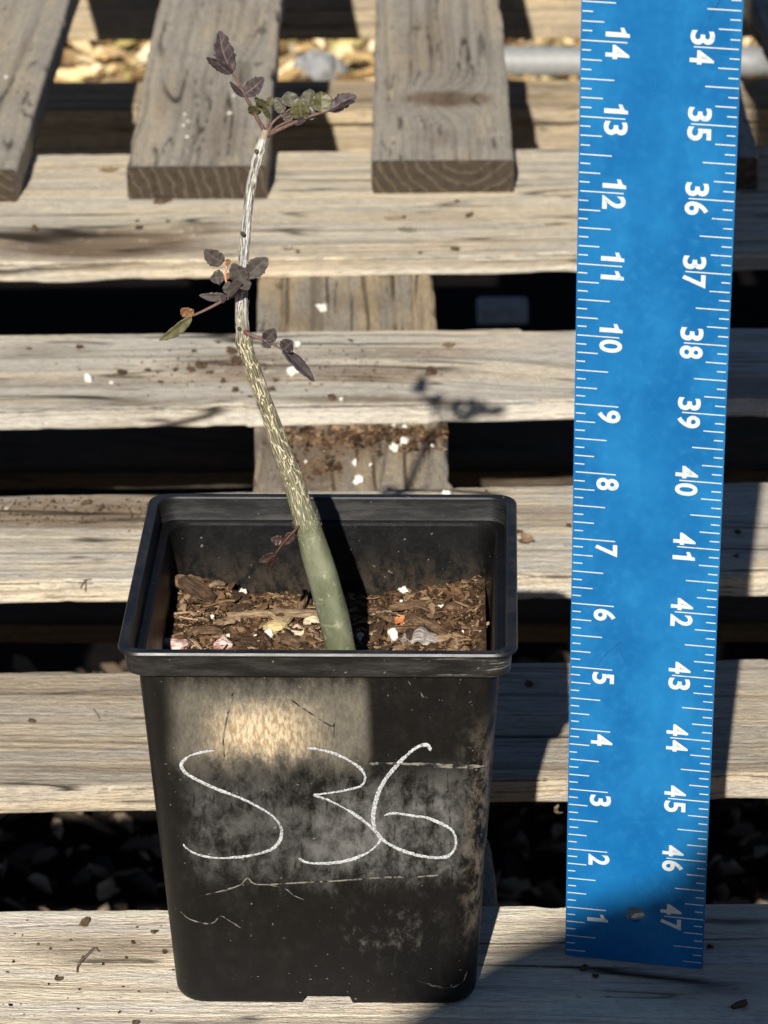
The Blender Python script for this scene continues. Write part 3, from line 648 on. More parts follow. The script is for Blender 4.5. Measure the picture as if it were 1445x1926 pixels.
sm.t.links.new(va.outputs[0], vo.inputs['Vector']); vo.inputs['Scale'].default_value = 1.0
lines = sm.ms(vo.outputs['Distance'], .075, .025)
st = sm.noise(smap((3.2, 3.2, 2.6)), 1, 6, .75, .6); pt = sm.noise(smap((1.6, 1.6, 5)), 1, 5, .6)
gb_ = sm.noise(smap((.8, .8, 1.6)), 1, 3, .5); green = sm.mix(sm.ms(gb_, .35, .68), (0.095, .105, .06), (0.185, .195, .13))
green = sm.mix(sm.math('MULTIPLY', sm.ms(sm.noise(smap((2.2, 2.2, 9)), 1, 4), .60, .72), .5), green, (0.38, .37, .27))
rings = sm.ms(sm.noise(smap((.35, .35, 6.5)), 1, 3, .6), .60, .66); green = sm.mix(sm.math('MULTIPLY', rings, .4), green, (0.30, .31, .21)); green = sm.mix(sm.math('MULTIPLY', sm.ms(sm.noise(smap((3, 3, 10)), 1, 3), .62, .7), .45), green, (0.06, .06, .035))
olive = sm.mix(sm.ms(st, .35, .65), (0.035, .028, .014), (0.13, .11, .055))
olive = sm.mix(sm.math('MULTIPLY', lines, sm.ms(pt, .25, .45)), olive, (0.60, .55, .38))
white = sm.mix(sm.ms(st, .44, .54), (0.60, .59, .565), (0.085, .078, .07))
c = sm.mix(sm.ms(sm.math('ADD', t_, sm.math('MULTIPLY', pt, .10)), .27, .42), green, olive)
c = sm.mix(sm.ms(sm.math('ADD', t_, sm.math('MULTIPLY', st, .10)), .58, .70), c, white)
c = sm.mix(sm.ms(t_, .945, .97), c, (0.30, .25, .19))
sm.color(c); sm.bump(sm.math('MULTIPLY', sm.math('ADD', sm.math('MULTIPLY', st, .8), sm.math('MULTIPLY', lines, .6)), sm.ms(t_, .2, .4)), .7, .03)
LN = np.concatenate([[0], np.cumsum(np.linalg.norm(np.diff(PS, axis=0), axis=1))])
me = mesh('stem', local(V, plant), F, True, {'t': np.repeat(tl, n), 'ca': np.tile(np.cos(th_), len(PS)), 'sa': np.tile(np.sin(th_), len(PS)), 'ln': np.repeat(LN, n)})
obj('stem', me, sm.m, plant)
# papery flakes standing off the bark
rg = np.random.RandomState(21); V = []; F = []; A = []
Tn = np.gradient(PS, axis=0); Tn /= np.linalg.norm(Tn, axis=1)[:, None]
for k in range(230):
    i = int((rg.uniform(.30, .93) if k > 40 else rg.normal(.262, .012))*len(PS)); th = rg.uniform(0, 6.28); p, t = PS[i], Tn[i]
    e1 = np.cross(t, [0, 1., 0]); e1 /= np.linalg.norm(e1); e2 = np.cross(t, e1); d = math.cos(th)*e1+math.sin(th)*e2; s = np.cross(t, d)
    L = rg.uniform(.05, .19); w = rg.uniform(.006, .017); lift = rg.uniform(.004, .028); r0 = RS[i]*1.03
    b0 = len(V); tw = rg.normal(0, .25)
    for q in range(4):
        a = q/3-.5; off = r0+.004+lift*abs(2*a)**1.5*(1 if q > 1 else .3)
        ctr = p+t*a*L+d*off+s*tw*a*L
        V += [ctr-s*w/2*(1-.7*abs(2*a)**2), ctr+s*w/2*(1-.7*abs(2*a)**2)]; A += [rg.rand()]*2
    for q in range(3): F.append((b0+2*q, b0+2*q+1, b0+2*q+3, b0+2*q+2))
fl = NM('papery_bark', .75, .25); f = fl.noise(fl.co((30, 30, 30)), 1, 3); fl.color(fl.mix(fl.ms(f, .3, .7), (0.30, .27, .19), (0.60, .56, .45)))
tag(obj('peeling_bark', mesh('peeling_bark', local(V, plant), F, True), fl.m, plant), kind='stuff')

# leaves
def leafmat(name, a, b, vein, trans=.15, gl=.45):
    m = NM(name, gl, .4); f = m.noise(m.co((9, 9, 9)), 1, 4); mid = m.attr('mid')
    c = m.mix(m.ms(f, .35, .65), a, b); c = m.mix(m.math('MULTIPLY', m.ms(mid, .07, .0), .7), c, vein)
    vv = m.attr('vein'); c = m.mix(m.math('MULTIPLY', m.ms(vv, .82, .97), .35), c, vein)
    m.color(c); m.bump(m.math('ADD', m.math('MULTIPLY', f, .6), m.math('MULTIPLY', vv, .3)), .4, .02)
    tr = m.n('ShaderNodeBsdfTranslucent'); m.put(tr.inputs['Color'], c); mx = m.n('ShaderNodeMixShader'); mx.inputs[0].default_value = trans
    out = m.t.nodes['Material Output']; m.t.links.new(m.b.outputs[0], mx.inputs[1]); m.t.links.new(tr.outputs[0], mx.inputs[2]); m.t.links.new(mx.outputs[0], out.inputs[0]); return m.m
PUR = leafmat('purple_leaf', (0.045, .034, .037), (0.09, .07, .072), (0.22, .165, .16))
PUR2 = leafmat('dark_purple_leaf', (0.03, .022, .025), (0.06, .047, .049), (0.13, .095, .095))
GRY = leafmat('grey_purple_leaf', (0.055, .047, .043), (0.095, .083, .076), (0.15, .125, .115))
GRN = leafmat('olive_leaf', (0.07, .068, .03), (0.13, .122, .06), (0.21, .19, .10), .25)
PAL = leafmat('pale_olive_leaf', (0.085, .078, .058), (0.14, .13, .096), (0.2, .185, .14), .3)
ORG = leafmat('dry_orange_leaf', (0.22, .11, .055), (0.36, .20, .11), (0.4, .25, .14), .25)
RED = leafmat('red_leaf', (0.03, .016, .015), (0.05, .028, .025), (0.09, .055, .048), .15)
STK = plain('leaf_stalk_red', (0.12, .075, .062), .6, .3, .2, 20)
def leaflet(base, tip, w, mat, roll=0.3, ser=.10, curl=.12, dy=(0., 0.), parent=plant, Y=None, fold=.25, shape=.8, seed=0):
    Y = LASTY if Y is None else Y
    b = at(base[0], base[1], Y+dy[0]); t = at(tip[0], tip[1], Y+dy[1]); ax = t-b; L = np.linalg.norm(ax); ax /= L
    view = -_f; side = np.cross(ax, view); side /= np.linalg.norm(side); nrm = np.cross(side, ax)
    side, nrm = math.cos(roll)*side+math.sin(roll)*nrm, -math.sin(roll)*side+math.cos(roll)*nrm
    wi = w*1.25/146.0; V = []; F = []; mid = []; vein = []; m = 17; K = 9; rl = np.random.RandomState(seed+int(base[0]*7+tip[1])); asy = rl.uniform(-.8, .8); m = 25; wob = rl.uniform(-.12, .12)
    for i in range(m):
        u = i/(m-1); prof = (math.sin(math.pi*u**shape)**.68 if 0 < u < 1 else 0)
        tooth = (1.5*ser*(((u*(5.3+asy)) % 1)-.45) if u > .22 else 0)
        for k in range(K):
            v = (k/(K-1)-.5)*2; hw = wi/2*prof*(1+(.10*asy if v > 0 else -.10*asy))*(1+tooth*(abs(v) > .6)+.05*rl.randn()*(abs(v) > .9))
            p = b+ax*L*u+side*(hw*v+wob*L*math.sin(math.pi*u)*.5)+nrm*(fold*abs(hw*v)+curl*L*(u*u-.3*u)+.03*wi*math.sin(u*18)*abs(v))
            V.append(p); mid.append(abs(v)*.5); vein.append((math.sin((u*9-abs(v)*1.6)*math.pi)+1)/2)
    for i in range(m-1):
        for k in range(K-1): F.append((i*K+k, i*K+k+1, (i+1)*K+k+1, (i+1)*K+k))
    o = obj('leaflet', mesh('leaflet', local(V, plant), F, True, {'mid': mid, 'vein': vein}), mat, LASTST)
    sd = o.modifiers.new('thick', 'SOLIDIFY'); sd.thickness = .012*U; sd.offset = 0; return o
def stalk(pts, r0, r1, dys, Y=None, mat=None, name='leaf_stalk'):
    global LASTST, LASTY
    LASTY = Y = YS(pts[0][1])
    P = spline([at(p[0], p[1], Y+d) for p, d in zip(pts, dys)], 6); V, F = tube(P, np.linspace(r0, r1, len(P)), 8)
    LASTST = obj(name, mesh(name, local(V, plant), F, True), mat or STK, plant); return LASTST
A_ = lambda u, v: (380+u/4.817, 40+v/4.817)
B_ = lambda u, v: (290+u/4.661, 450+v/4.661)
C_ = lambda u, v: (460+u/5.667, 900+v/5.667)
k1 = 1/4.817
# top: upright leaf
stalk([A_(560, 985), A_(480, 840), A_(400, 690), A_(330, 560), A_(275, 470)], .028, .014, (0, -.05, -.1, -.1, -.1))
leaflet(A_(278, 475), A_(145, 80), 150*k1, PUR, -.35, .10, .10, (-.1, -.1), shape=.95)
leaflet(A_(270, 475), A_(42, 318), 95*k1, PUR2, .7, .14, .08, (-.12, -.2))
leaflet(A_(385, 662), A_(575, 508), 120*k1, PUR, .2, .07, .10, (-.1, -.2))
leaflet(A_(392, 685), A_(258, 543), 62*k1, PUR2, .9, .06, .05, (-.1, -.05))
leaflet(A_(480, 845), A_(430, 748), 78*k1, GRN, .3, .08, .1, (-.05, -.2))
leaflet(A_(478, 842), A_(545, 715), 70*k1, GRN, -.6, .08, .1, (-.05, .1))
# top: right hand leaf
stalk([A_(600, 1035), A_(690, 985), A_(900, 890), A_(1060, 835), A_(1185, 800)], .032, .015, (0, -.1, -.2, -.25, -.3))
leaflet(A_(1165, 805), A_(1408, 680), 125*k1, PUR, .35, .16, .06, (-.3, -.4))
leaflet(A_(1150, 815), A_(1392, 735), 85*k1, PUR2, .9, .12, .05, (-.3, -.5))
leaflet(A_(1085, 825), A_(1080, 632), 170*k1, GRN, -.15, .03, -.12, (-.28, -.15))
leaflet(A_(965, 770), A_(975, 605), 118*k1, PAL, .3, .03, -.1, (-.1, .1))
leaflet(A_(905, 880), A_(880, 722), 150*k1, GRN, .1, .03, -.15, (-.2, -.3))
leaflet(A_(930, 870), A_(1050, 760), 110*k1, GRY, .2, .05, .05, (-.15, -.1))
leaflet(A_(815, 780), A_(780, 632), 135*k1, PAL, -.25, .05, -.1, (-.05, .1))
leaflet(A_(745, 825), A_(670, 690), 105*k1, PAL, .5, .1, .1, (0, .1))
leaflet(A_(720, 870), A_(830, 780), 90*k1, GRY, .4, .05, .1, (0, .1))
leaflet(A_(735, 890), A_(880, 850), 85*k1, GRY, .3, .05, .1, (-.02, .05))
leaflet(A_(840, 930), A_(948, 895), 60*k1, PUR2, .2, .05, .05, (-.18, -.3))
# top: young stalks in the middle
stalk([A_(585, 1000), A_(605, 880), A_(600, 760)], .02, .012, (0, 0, 0)); stalk([A_(600, 1005), A_(640, 920), A_(715, 850), A_(720, 825)], .02, .012, (0, .02, .05, .05))
stalk([A_(620, 1010), A_(700, 945), A_(850, 880)], .02, .012, (-.02, -.05, -.1)); stalk([A_(590, 1005), A_(660, 900), A_(815, 785)], .02, .012, (.02, .05, 0))
leaflet(A_(600, 770), A_(475, 685), 62*k1, GRN, .6, .1, .1, (0, -.1)); leaflet(A_(600, 765), A_(640, 690), 66*k1, GRN, -.4, .1, .1, (0, .1)); leaflet(A_(606, 880), A_(570, 745), 60*k1, GRN, .8, .1, .1, (0, -.1))
k2 = 1/4.661
# middle tuft
stalk([B_(790, 430), B_(700, 490), B_(600, 540), B_(480, 605), B_(340, 670)], .026, .016, (-.06, -.15, -.2, -.2, -.2))
leaflet(B_(330, 680), B_(42, 882), 82*k2, GRN, .5, .08, .06, (-.2, -.3)); leaflet(B_(335, 675), B_(235, 590), 88*k2, ORG, .4, .1, .35, (-.2, -.25))
leaflet(B_(610, 205), B_(434, 85), 118*k2, GRY, .25, .05, .12, (-.15, -.25)); leaflet(B_(612, 330), B_(488, 350), 100*k2, GRY, .2, .03, .1, (-.15, -.25))
stalk([B_(700, 430), B_(635, 375), B_(628, 300), B_(640, 210), B_(605, 203)], .016, .012, (-.1, -.15, -.15, -.15, -.15), mat=plain('orange_stalk', (0.5, .25, .16), .6, .3, .2, 20))
leaflet(B_(625, 215), B_(675, 185), 45*k2, ORG, .2, .05, .1, (-.15, -.2)); leaflet(B_(640, 350), B_(660, 290), 32*k2, ORG, .5, .05, .1, (-.15, -.2))
leaflet(B_(775, 380), B_(690, 200), 135*k2, GRY, .3, .08, .1, (-.14, -.22)); leaflet(B_(800, 350), B_(1000, 158), 128*k2, GRY, -.2, .09, .06, (-.14, -.2), shape=1.1)
leaflet(B_(770, 380), B_(830, 450), 92*k2, GRY, .3, .06, .1, (-.45, -.62)); leaflet(B_(640, 490), B_(790, 385), 95*k2, GRY, .5, .06, .1, (-.3, -.6))
leaflet(B_(650, 485), B_(660, 365), 88*k2, GRY, .3, .06, .1, (-.18, -.2)); leaflet(B_(635, 497), B_(395, 488), 66*k2, GRY, .4, .10, .05, (-.18, -.25)); leaflet(B_(580, 550), B_(640, 495), 50*k2, PUR2, .3, .1, .1, (-.2, -.25))
# lower right twig
stalk([B_(800, 815), B_(860, 842), B_(950, 880), B_(1040, 920), B_(1130, 970)], .026, .015, (-.06, -.12, -.15, -.15, -.15))
leaflet(B_(970, 885), B_(1062, 780), 100*k2, PUR2, -.2, .09, .08, (-.15, -.2)); leaflet(B_(955, 875), B_(1022, 955), 50*k2, PUR2, .5, .05, .1, (-.15, -.2))
leaflet(B_(1130, 968), B_(1215, 885), 112*k2, PUR2, .1, .06, .08, (-.15, -.2)); leaflet(B_(1125, 970), B_(1402, 1252), 92*k2, PUR2, .55, .1, .04, (-.15, -.25))
k3 = 1/5.667
stalk([C_(590, 500), C_(530, 560), C_(420, 680), C_(335, 795)], .02, .01, (-.14, -.22, -.25, -.25), mat=plain('red_stalk', (.08, .035, .03), .6, .3, .2, 20))
leaflet(C_(405, 660), C_(280, 640), 95*k3, RED, .2, .03, .1, (-.25, -.28), shape=.7); leaflet(C_(525, 570), C_(410, 700), 95*k3, RED, .4, .03, .1, (-.22, -.2)); leaflet(C_(335, 800), C_(150, 880), 85*k3, RED, .5, .05, .1, (-.25, -.2)); leaflet(C_(335, 800), C_(240, 1000), 75*k3, RED, .8, .05, .1, (-.25, -.15))
def stub(px, py, r, L, mat):
    p = at(px, py, YS(py)-.06); V, F = tube([p, p+np.array([-.4, -.5, .6])*L, p+np.array([-.7, -.8, 1.2])*L], [r, r*.9, r*.5], 8); obj('leaf_scar', mesh('leaf_scar', local(V, plant), F, True), mat, plant)
sb = plain('dark_bark', (.05, .04, .033), .8, .2, .3, 20)
stub(460, 443, .03, .05, sb); stub(452, 620, .03, .03, sb); stub(566, 985, .04, .05, CM[1]); stub(484, 286, .03, .03, CM[1]); stub(464, 626, .04, .03, plain('red_bud', (.12, .04, .035), .7, .2, .2, 20))
#@@PART3
# ------------------------------------------------------------------ ruler
RX, RY, PSI, LEAN, BACK, RW = 3.2366, -0.7527, -0.1623, 0.0242, -0.1581, 1.889
e1 = np.array([math.cos(PSI), math.sin(PSI), 0]); nb_ = np.array([-math.sin(PSI), math.cos(PSI), 0])
up = np.array([0, 0, 1.])*math.cos(BACK)+nb_*math.sin(BACK)
ra = math.cos(LEAN)*e1-math.sin(LEAN)*up; rb = math.sin(LEAN)*e1+math.cos(LEAN)*up; rn = np.cross(ra, rb)
org = np.array([RX, RY, -(RW*ra+0.14*rb)[2]+.02])
ruler = empty('ruler'); Mx = Matrix.Identity(4)
for i in range(3): Mx[i][0], Mx[i][1], Mx[i][2], Mx[i][3] = ra[i], rb[i], rn[i], org[i]*U
ruler.matrix_world = Mx
tag(ruler, 'tall blue metal ruler with white inch marks standing right of the pot', 'ruler')
hole = at(1195, 1718, -0.95); hl = np.array([np.dot(hole-org, ra), np.dot(hole-org, rb)])
t0 = (rn @ (CAM-org)); 
d_ = hole-CAM; k_ = np.dot(org-CAM, rn)/np.dot(d_, rn); hp = CAM+d_*k_; hl = np.array([np.dot(hp-org, ra), np.dot(hp-org, rb)])
def outline(x0, x1, y0, y1, hole=None, hr=.135):
    cu = bpy.data.curves.new('plate', 'CURVE'); cu.dimensions = '2D'; cu.fill_mode = 'BOTH'; cu.extrude = .03*U
    def sp(P):
        s = cu.splines.new('POLY'); s.points.add(len(P)-1)
        for q, p in zip(s.points, P): q.co = (p[0]*U, p[1]*U, 0, 1)
        s.use_cyclic_u = True
    c = .03; sp([(x0+c, y0), (x1-c, y0), (x1, y0+c), (x1, y1), (x0, y1), (x0, y0+c)])
    if hole is not None: sp([(hole[0]+hr*math.cos(a), hole[1]+hr*math.sin(a)) for a in np.linspace(0, 2*math.pi, 40, endpoint=False)])
    return cu
def curve_to_mesh(cu):
    o = bpy.data.objects.new('tmp', cu); COL.objects.link(o); dg = bpy.context.evaluated_depsgraph_get()
    me = bpy.data.meshes.new_from_object(o.evaluated_get(dg)); bpy.data.objects.remove(o); return me
bl = NM('blue_paint', .42, .3)
n1 = bl.noise(bl.co((1.1, .7, 1)), 1, 5, .55); n2 = bl.noise(bl.co((8, 8, 8)), 1, 5, .6)
c = bl.mix(bl.ms(n1, .35, .68), (0.003, .100, .29), (0.009, .150, .375))
c = bl.mix(bl.math('MULTIPLY', bl.ms(n2, .45, .75), .35), c, (0.022, .18, .41))
bl.color(c); bl.rough(bl.math('ADD', .30, bl.math('MULTIPLY', n1, .25)))
wipe = bl.math('MULTIPLY', bl.ms(bl.noise(bl.co((.8, .35, 1), (7, 2, 0), rot=(0, 0, .4)), 1, 3, .5, .8), .52, .56), .35)
c = bl.mix(wipe, c, (0.003, .105, .31))
sc2 = bl.ms(bl.noise(bl.co((40, 3, 1), rot=(0, 0, .35)), 1, 4, .7), .64, .74)
bl.color(bl.mix(bl.math('MULTIPLY', sc2, .25), c, (0.06, .25, .5)))
sct = bl.noise(bl.co((30, 2.5, 1), rot=(0, 0, .5)), 1, 4); bl.bump(bl.math('ADD', n1, bl.math('MULTIPLY', sct, .12)), .08, .02)
me = curve_to_mesh(outline(0, RW, .14, 48, hl)); me.materials.append(bl.m); rplate = obj('ruler_plate', me, None, ruler)
wp = NM('white_print', .6, .3); f = wp.noise(wp.co((14, 14, 14)), 1, 5); wp.color(wp.mix(wp.ms(f, .25, .5), (0.34, .42, .47), (0.51, .55, .56)))
ZP = .0335
def ticks(side):
    V = []; F = []; rg2 = random.Random(3+side)
    for k in range(2, 26*8):
        t = k/8; L = .55 if k % 8 == 0 else .41 if k % 4 == 0 else .27 if k % 2 == 0 else .135
        t += rg2.gauss(0, .002); L += rg2.gauss(0, .006); i0 = .012+abs(rg2.gauss(0, .008)); w = .008
        s0, s1 = (i0, L) if side == 0 else (RW-L, RW-i0)
        b = len(V); V += [(s0, t-w, ZP), (s1, t-w, ZP), (s1, t+w, ZP), (s0, t+w, ZP)]; F.append((b, b+1, b+2, b+3))
    return V, F
for s in (0, 1): obj('tick_marks', mesh('tick_marks', *ticks(s)), wp.m, rplate)
def glyph(ch):
    cu = bpy.data.curves.new('g', 'FONT'); cu.body = ch; cu.size = 1; cu.offset = .028; cu.fill_mode = 'FRONT'; cu.resolution_u = 6
    me = curve_to_mesh(cu); V = np.array([v.co[:] for v in me.vertices]); F = [tuple(p.vertices) for p in me.polygons]; bpy.data.meshes.remove(me); return V, F
GL = {ch: glyph(ch) for ch in '023456789'}
GL['1'] = (np.array([(.30, 0, 0), (.62, 0, 0), (.62, 1, 0), (.40, 1, 0), (.34, .86, 0), (.0, .76, 0), (.0, .60, 0), (.30, .66, 0)]), [(0, 1, 2, 3, 4, 7), (4, 5, 6, 7)])
def number(txt, s_base, t, single):
    V = []; F = []; hgt = .285
    for i, ch in enumerate(txt):
        gv, gf = GL[ch]; mn, mx = gv.min(0), gv.max(0); wd = {'1': .125}.get(ch, .185)
        cen = (t-.145) if single else (t+.128 if i == 0 else t-.128)
        xx = (gv[:, 0]-(mn[0]+mx[0])/2)/(mx[0]-mn[0])*wd; yy = (gv[:, 1]-mn[1])/(mx[1]-mn[1])*hgt
        b = len(V); V += [(s_base+b_, cen-a_, ZP+.0008) for a_, b_ in zip(xx, yy)]; F += [tuple(j+b for j in f) for f in gf]
    return obj('number', mesh('number', V, F), wp.m, rplate)
for k in range(1, 22):
    number(str(k), .295, k, k < 10); number(str(48-k), RW-.60, k, False)
gl_ = NM('scratched_blue', .5, .4); f = gl_.noise(gl_.co((9, 9, 9)), 1, 3); gl_.color(gl_.mix(f, (0.004, .06, .19), (0.006, .08, .24)))
def scratch(pts, w):
    P = spline(np.array([(a, b, 0) for a, b in pts]), 6); T = np.gradient(P, axis=0); V = []; F = []
    for i, p in enumerate(P):
        s = np.array([-T[i][1], T[i][0], 0]); s /= np.linalg.norm(s)+1e-9; ww = w*(.3+.7*math.sin(math.pi*i/(len(P)-1))); V += [p+s*ww/2+[0, 0, .0312], p-s*ww/2+[0, 0, .0312]]
    for i in range(len(P)-1): F.append((2*i, 2*i+1, 2*i+3, 2*i+2))
    obj('scratch', mesh('scratch', V, F), gl_.m, rplate)
scratch([(.36, 5.06), (.50, 5.28), (.66, 5.46), (.72, 5.6)], .016); scratch([(.58, 5.26), (.64, 5.34), (.70, 5.2), (.74, 5.12)], .012); scratch([(1.50, 14.35), (1.56, 14.5), (1.62, 14.62), (1.64, 14.75)], .016); scratch([(.30, 10.7), (.36, 10.85), (.40, 10.95)], .01)

# ------------------------------------------------------------------ loose bits on the boards
sc_m = plain('soil_crumb', (0.075, .05, .032), .95, .1, .4, 12, .8); lc_m = plain('tan_crumb', (0.26, .19, .12), .95, .1, .3, 12, .8)
CR = []
for i in range(5):
    tmp = rock('soil_crumb', (0, 0, 0), .08, sc_m if i < 4 else lc_m, 90+i, (1.2, 1.0, .6), 2, .35, 1.7); CR.append(tmp.data); bpy.data.objects.remove(tmp)
def put_bits(name, meshes, spots, label, cat, group, z=.03):
    for (px, py, s) in spots:
        p = atz(px, py, z); tag(obj(name, rr.choice(meshes), loc=p, rot=(rr.gauss(0, .2), rr.gauss(0, .2), rr.uniform(0, 6)), sc=(s, s, s*.8)), label, cat, group)
put_bits('soil_crumb', CR[:4], [(436, 660, 1.3), (446, 680, 1.9), (378, 688, 1.5), (360, 696, 1.0), (330, 695, .7), (278, 695, .7), (500, 650, 1), (625, 748, 1.0), (510, 732, .9), (443, 733, .9), (365, 660, .7), (410, 643, .6), (395, 700, .8), (520, 715, .6), (303, 718, .6), (470, 745, .5), (420, 716, .7), (560, 690, .9), (660, 640, .6), (810, 699, 1.5), (150, 652, 1.0), (55, 655, .6), (230, 700, 1.2)], 'dark soil crumb on the fourth board near the stem', 'soil crumb', 'soil crumbs on the fourth board')
put_bits('soil_crumb', CR[:4], [(64, 430, 1.0), (262, 428, 1.0), (258, 415, .6), (316, 415, .6), (882, 405, 1.0), (857, 468, 1.0), (790, 475, .5), (560, 473, .6), (305, 378, 1.9), (860, 378, .6), (760, 408, .6)], 'brown crumb on the fifth board in front of the rear boards', 'soil crumb', 'crumbs on the fifth board')
put_bits('soil_crumb', CR[:4], [(163, 945, 1.2), (100, 942, .6), (190, 955, .7), (975, 1000, .8), (985, 1018, 1.0), (1070, 988, .7), (1388, 1000, .8), (1385, 1045, .6), (915, 925, .5)], 'dark crumb on the third board behind the pot', 'soil crumb', 'crumbs on the third board')
put_bits('soil_crumb', CR[:4], [(160, 1735, .8), (60, 1355, .6), (110, 1840, .6), (290, 1752, .6), (250, 1772, .4), (310, 1790, .5), (255, 1925, .6), (1100, 1820, .7), (1120, 1835, .5), (1390, 1890, 1.2), (1335, 1780, .6), (995, 1285, .9)], 'dark crumb on the boards near the pot foot', 'soil crumb', 'crumbs on the front boards')
for (px, py, s) in [(560, 647, 1), (552, 698, 1.9), (166, 712, 1.3), (642, 752, .7), (210, 720, .6)]: perlite(atz(px, py, .05), s, 'white perlite grain on the fourth board', 'perlite on the fourth board')
for (px, py, s) in [(607, 579, 1.5), (760, 832, 1.5), (742, 843, 1.4), (673, 904, 1.5), (667, 870, .8), (697, 874, .5), (575, 870, .7), (762, 806, 1.0), (738, 803, .8), (813, 838, .6)]: perlite(atz(px, py, -T1+.05), s, 'white perlite grain on the stringer between the boards', 'perlite on the stringer')
perlite(atz(842, 930, .05), 1.5, 'white perlite grain just behind the back rim of the pot', 'perlite beside the pot')
for (px, py, s) in [(865/2.0, 425/2.0, .9), (348, 215, .7), (354, 228, .6), (352, 257, .8), (345, 236, .7), (12, 145, .9), (440, 180, .7)]: perlite(atz(px, py, .78), s, 'white speck lying on a rear grey board', 'perlite', 'specks on the rear boards') if False else tag(obj('white_grain', rr.choice(PER), loc=atz(px, py, .76), sc=[s*.65]*3), 'white grain lying on a grey rear board', 'grain', 'white grains on the rear boards')
# soil swept along the front edge of the fourth board onto the stringer
rg = np.random.RandomState(31); V = []; F = []; A = []
for k in range(420):
    px, py = rg.uniform(530, 842), 806+abs(rg.normal(0, 14))+(20*rg.rand() if rg.rand() < .3 else 0)
    if px < 640 and rg.rand() < .5: py += rg.uniform(0, 80)
    p = atz(px, py, -T1+.03); L = rg.uniform(.03, .16)
    flake(V, F, A, p, L, L*rg.uniform(.3, .9), L*.35, rg.uniform(0, 6.28), rg.normal(0, .3), rg.normal(0, .3), rg.beta(2, 3), 0)
tag(obj('spilt_soil', mesh('spilt_soil', V, F, False, {'c': A}), bmk.m), 'brown spilt soil on the stringer along the fourth board', 'soil', kind='stuff')
rg = np.random.RandomState(33); V = []; F = []; A = []
for k in range(520):
    q = rg.rand()
    if q < .55: px, py = rg.normal(480, 150), rg.normal(692, 26); ok = 640 < py < 760; z_ = .02
    elif q < .92: px, py = rg.uniform(0, 290), rg.normal(955, 16); ok = 936 < py < 1010; z_ = .02
    else: px, py = rg.uniform(0, 330), rg.uniform(1725, 1920); ok = True; z_ = .02
    if not ok: continue
    p = atz(px, py, z_); L = rg.uniform(.015, .055)
    flake(V, F, A, p, L, L*rg.uniform(.3, .9), L*.35, rg.uniform(0, 6.28), rg.normal(0, .2), rg.normal(0, .2), rg.beta(1.6, 3), 0)
tag(obj('scattered_soil', mesh('scattered_soil', V, F, False, {'c': A}), bmk.m), 'fine brown soil specks scattered over the pallet boards', 'soil', kind='stuff')
# dry leaf pieces
def leafbit(name, label, px, py, L, w, yaw, mat, z=.03, tilt=(0, 0), curl=.2):
    V = []; F = []; m = 9
    for i in range(m):
        u = i/(m-1); hw = w/2*max(.02, math.sin(math.pi*u)**.7)*(1+.12*math.sin(i*5))
        for k in range(5): v = (k-2)/2; V.append((L*(u-.5), hw*v, curl*L*((u-.5)**2*1.5+.3*v*v)+.02*math.sin(i*2+k)))
    for i in range(m-1):
        for k in range(4): F.append((i*5+k, i*5+k+1, i*5+k+6, i*5+k+5))
    o = obj(name, mesh(name, V, F, True), mat, loc=atz(px, py, z), rot=(tilt[0], tilt[1], yaw)); sd = o.modifiers.new('t', 'SOLIDIFY'); sd.thickness = .012*U
    tag(o, label, 'leaf')
lg = plain('grey_green_leaf', (.17, .17, .125), .8, .2, .25, 10); lb_ = plain('brown_leaf', (.19, .13, .08), .8, .2, .3, 10); lp = plain('pale_leaf', (.34, .30, .245), .8, .2, .2, 10)
leafbit('dry_leaf', 'grey-green leaf scrap in the middle of the fifth board', 766, 434, .42, .22, -.3, lg)
leafbit('dry_leaf', 'brown leaf scrap standing tilted on the fifth board', 883, 405, .34, .12, 1.2, lb_)
leafbit('dry_leaf', 'pale round leaf scrap right of the stem on the fifth board', 540, 467, .3, .2, 1.4, lp)
leafbit('dry_leaf', 'olive oval leaf scrap at the left of the fifth board behind', 204, 321, .42, .2, .1, plain('tan_leaf', (.24, .17, .085), .8, .2, .2, 10))
leafbit('dry_leaf', 'brown leaf scrap on the right of the fourth board', 844, 650, .25, .22, .3, lb_)
leafbit('dry_leaf', 'curled brown leaf on the third board right of the pot', 992, 1015, .3, .16, -.6, lb_, .06, (.5, .2), .6)
leafbit('dry_leaf', 'tan leaf scrap at the fifth board below the third rear board', 740, 411, .4, .12, .15, plain('tan_leaf2', (.30, .24, .16), .8, .2, .2, 10))
leafbit('dry_leaf', 'torn brown leaf caught under the second board beside the ruler', 1043, 1526, .3, .1, 1.2, lb_, -.40, (.9, .9), .5)
def twig(label, pts, r, mat, z=.03, lift=None):
    P = spline([atz(a, b, z+(lift[i] if lift else 0)) for i, (a, b) in enumerate(pts)], 8); V, F = tube(P, np.linspace(r, r*.6, len(P)), 6); tag(obj('twig', mesh('twig', V, F, True), mat), label, 'twig')
tw = plain('dry_twig', (.10, .07, .045), .8, .2, .3, 20)
twig('thin dry stem lying on the front board left of the pot', [(145, 1828), (146, 1818), (152, 1806), (166, 1793), (178, 1782), (186, 1790)], .012, tw, .02, [.01, .03, .07, .06, .04, .02])
twig('short forked twig on the third board left of the pot', [(152, 1106), (157, 1098), (161, 1091), (172, 1089)], .014, tw, .02)
twig('short curved twig on the second board left of the pot', [(176, 1334), (182, 1342), (188, 1354)], .015, plain('grey_twig', (.22, .19, .18), .8, .2, .2, 20), .02)
twig('pale forked twig at the back left of the third board', [(8, 957), (16, 956), (24, 945), (30, 938)], .02, plain('pale_twig', (.42, .36, .26), .8, .2, .2, 20), .03)
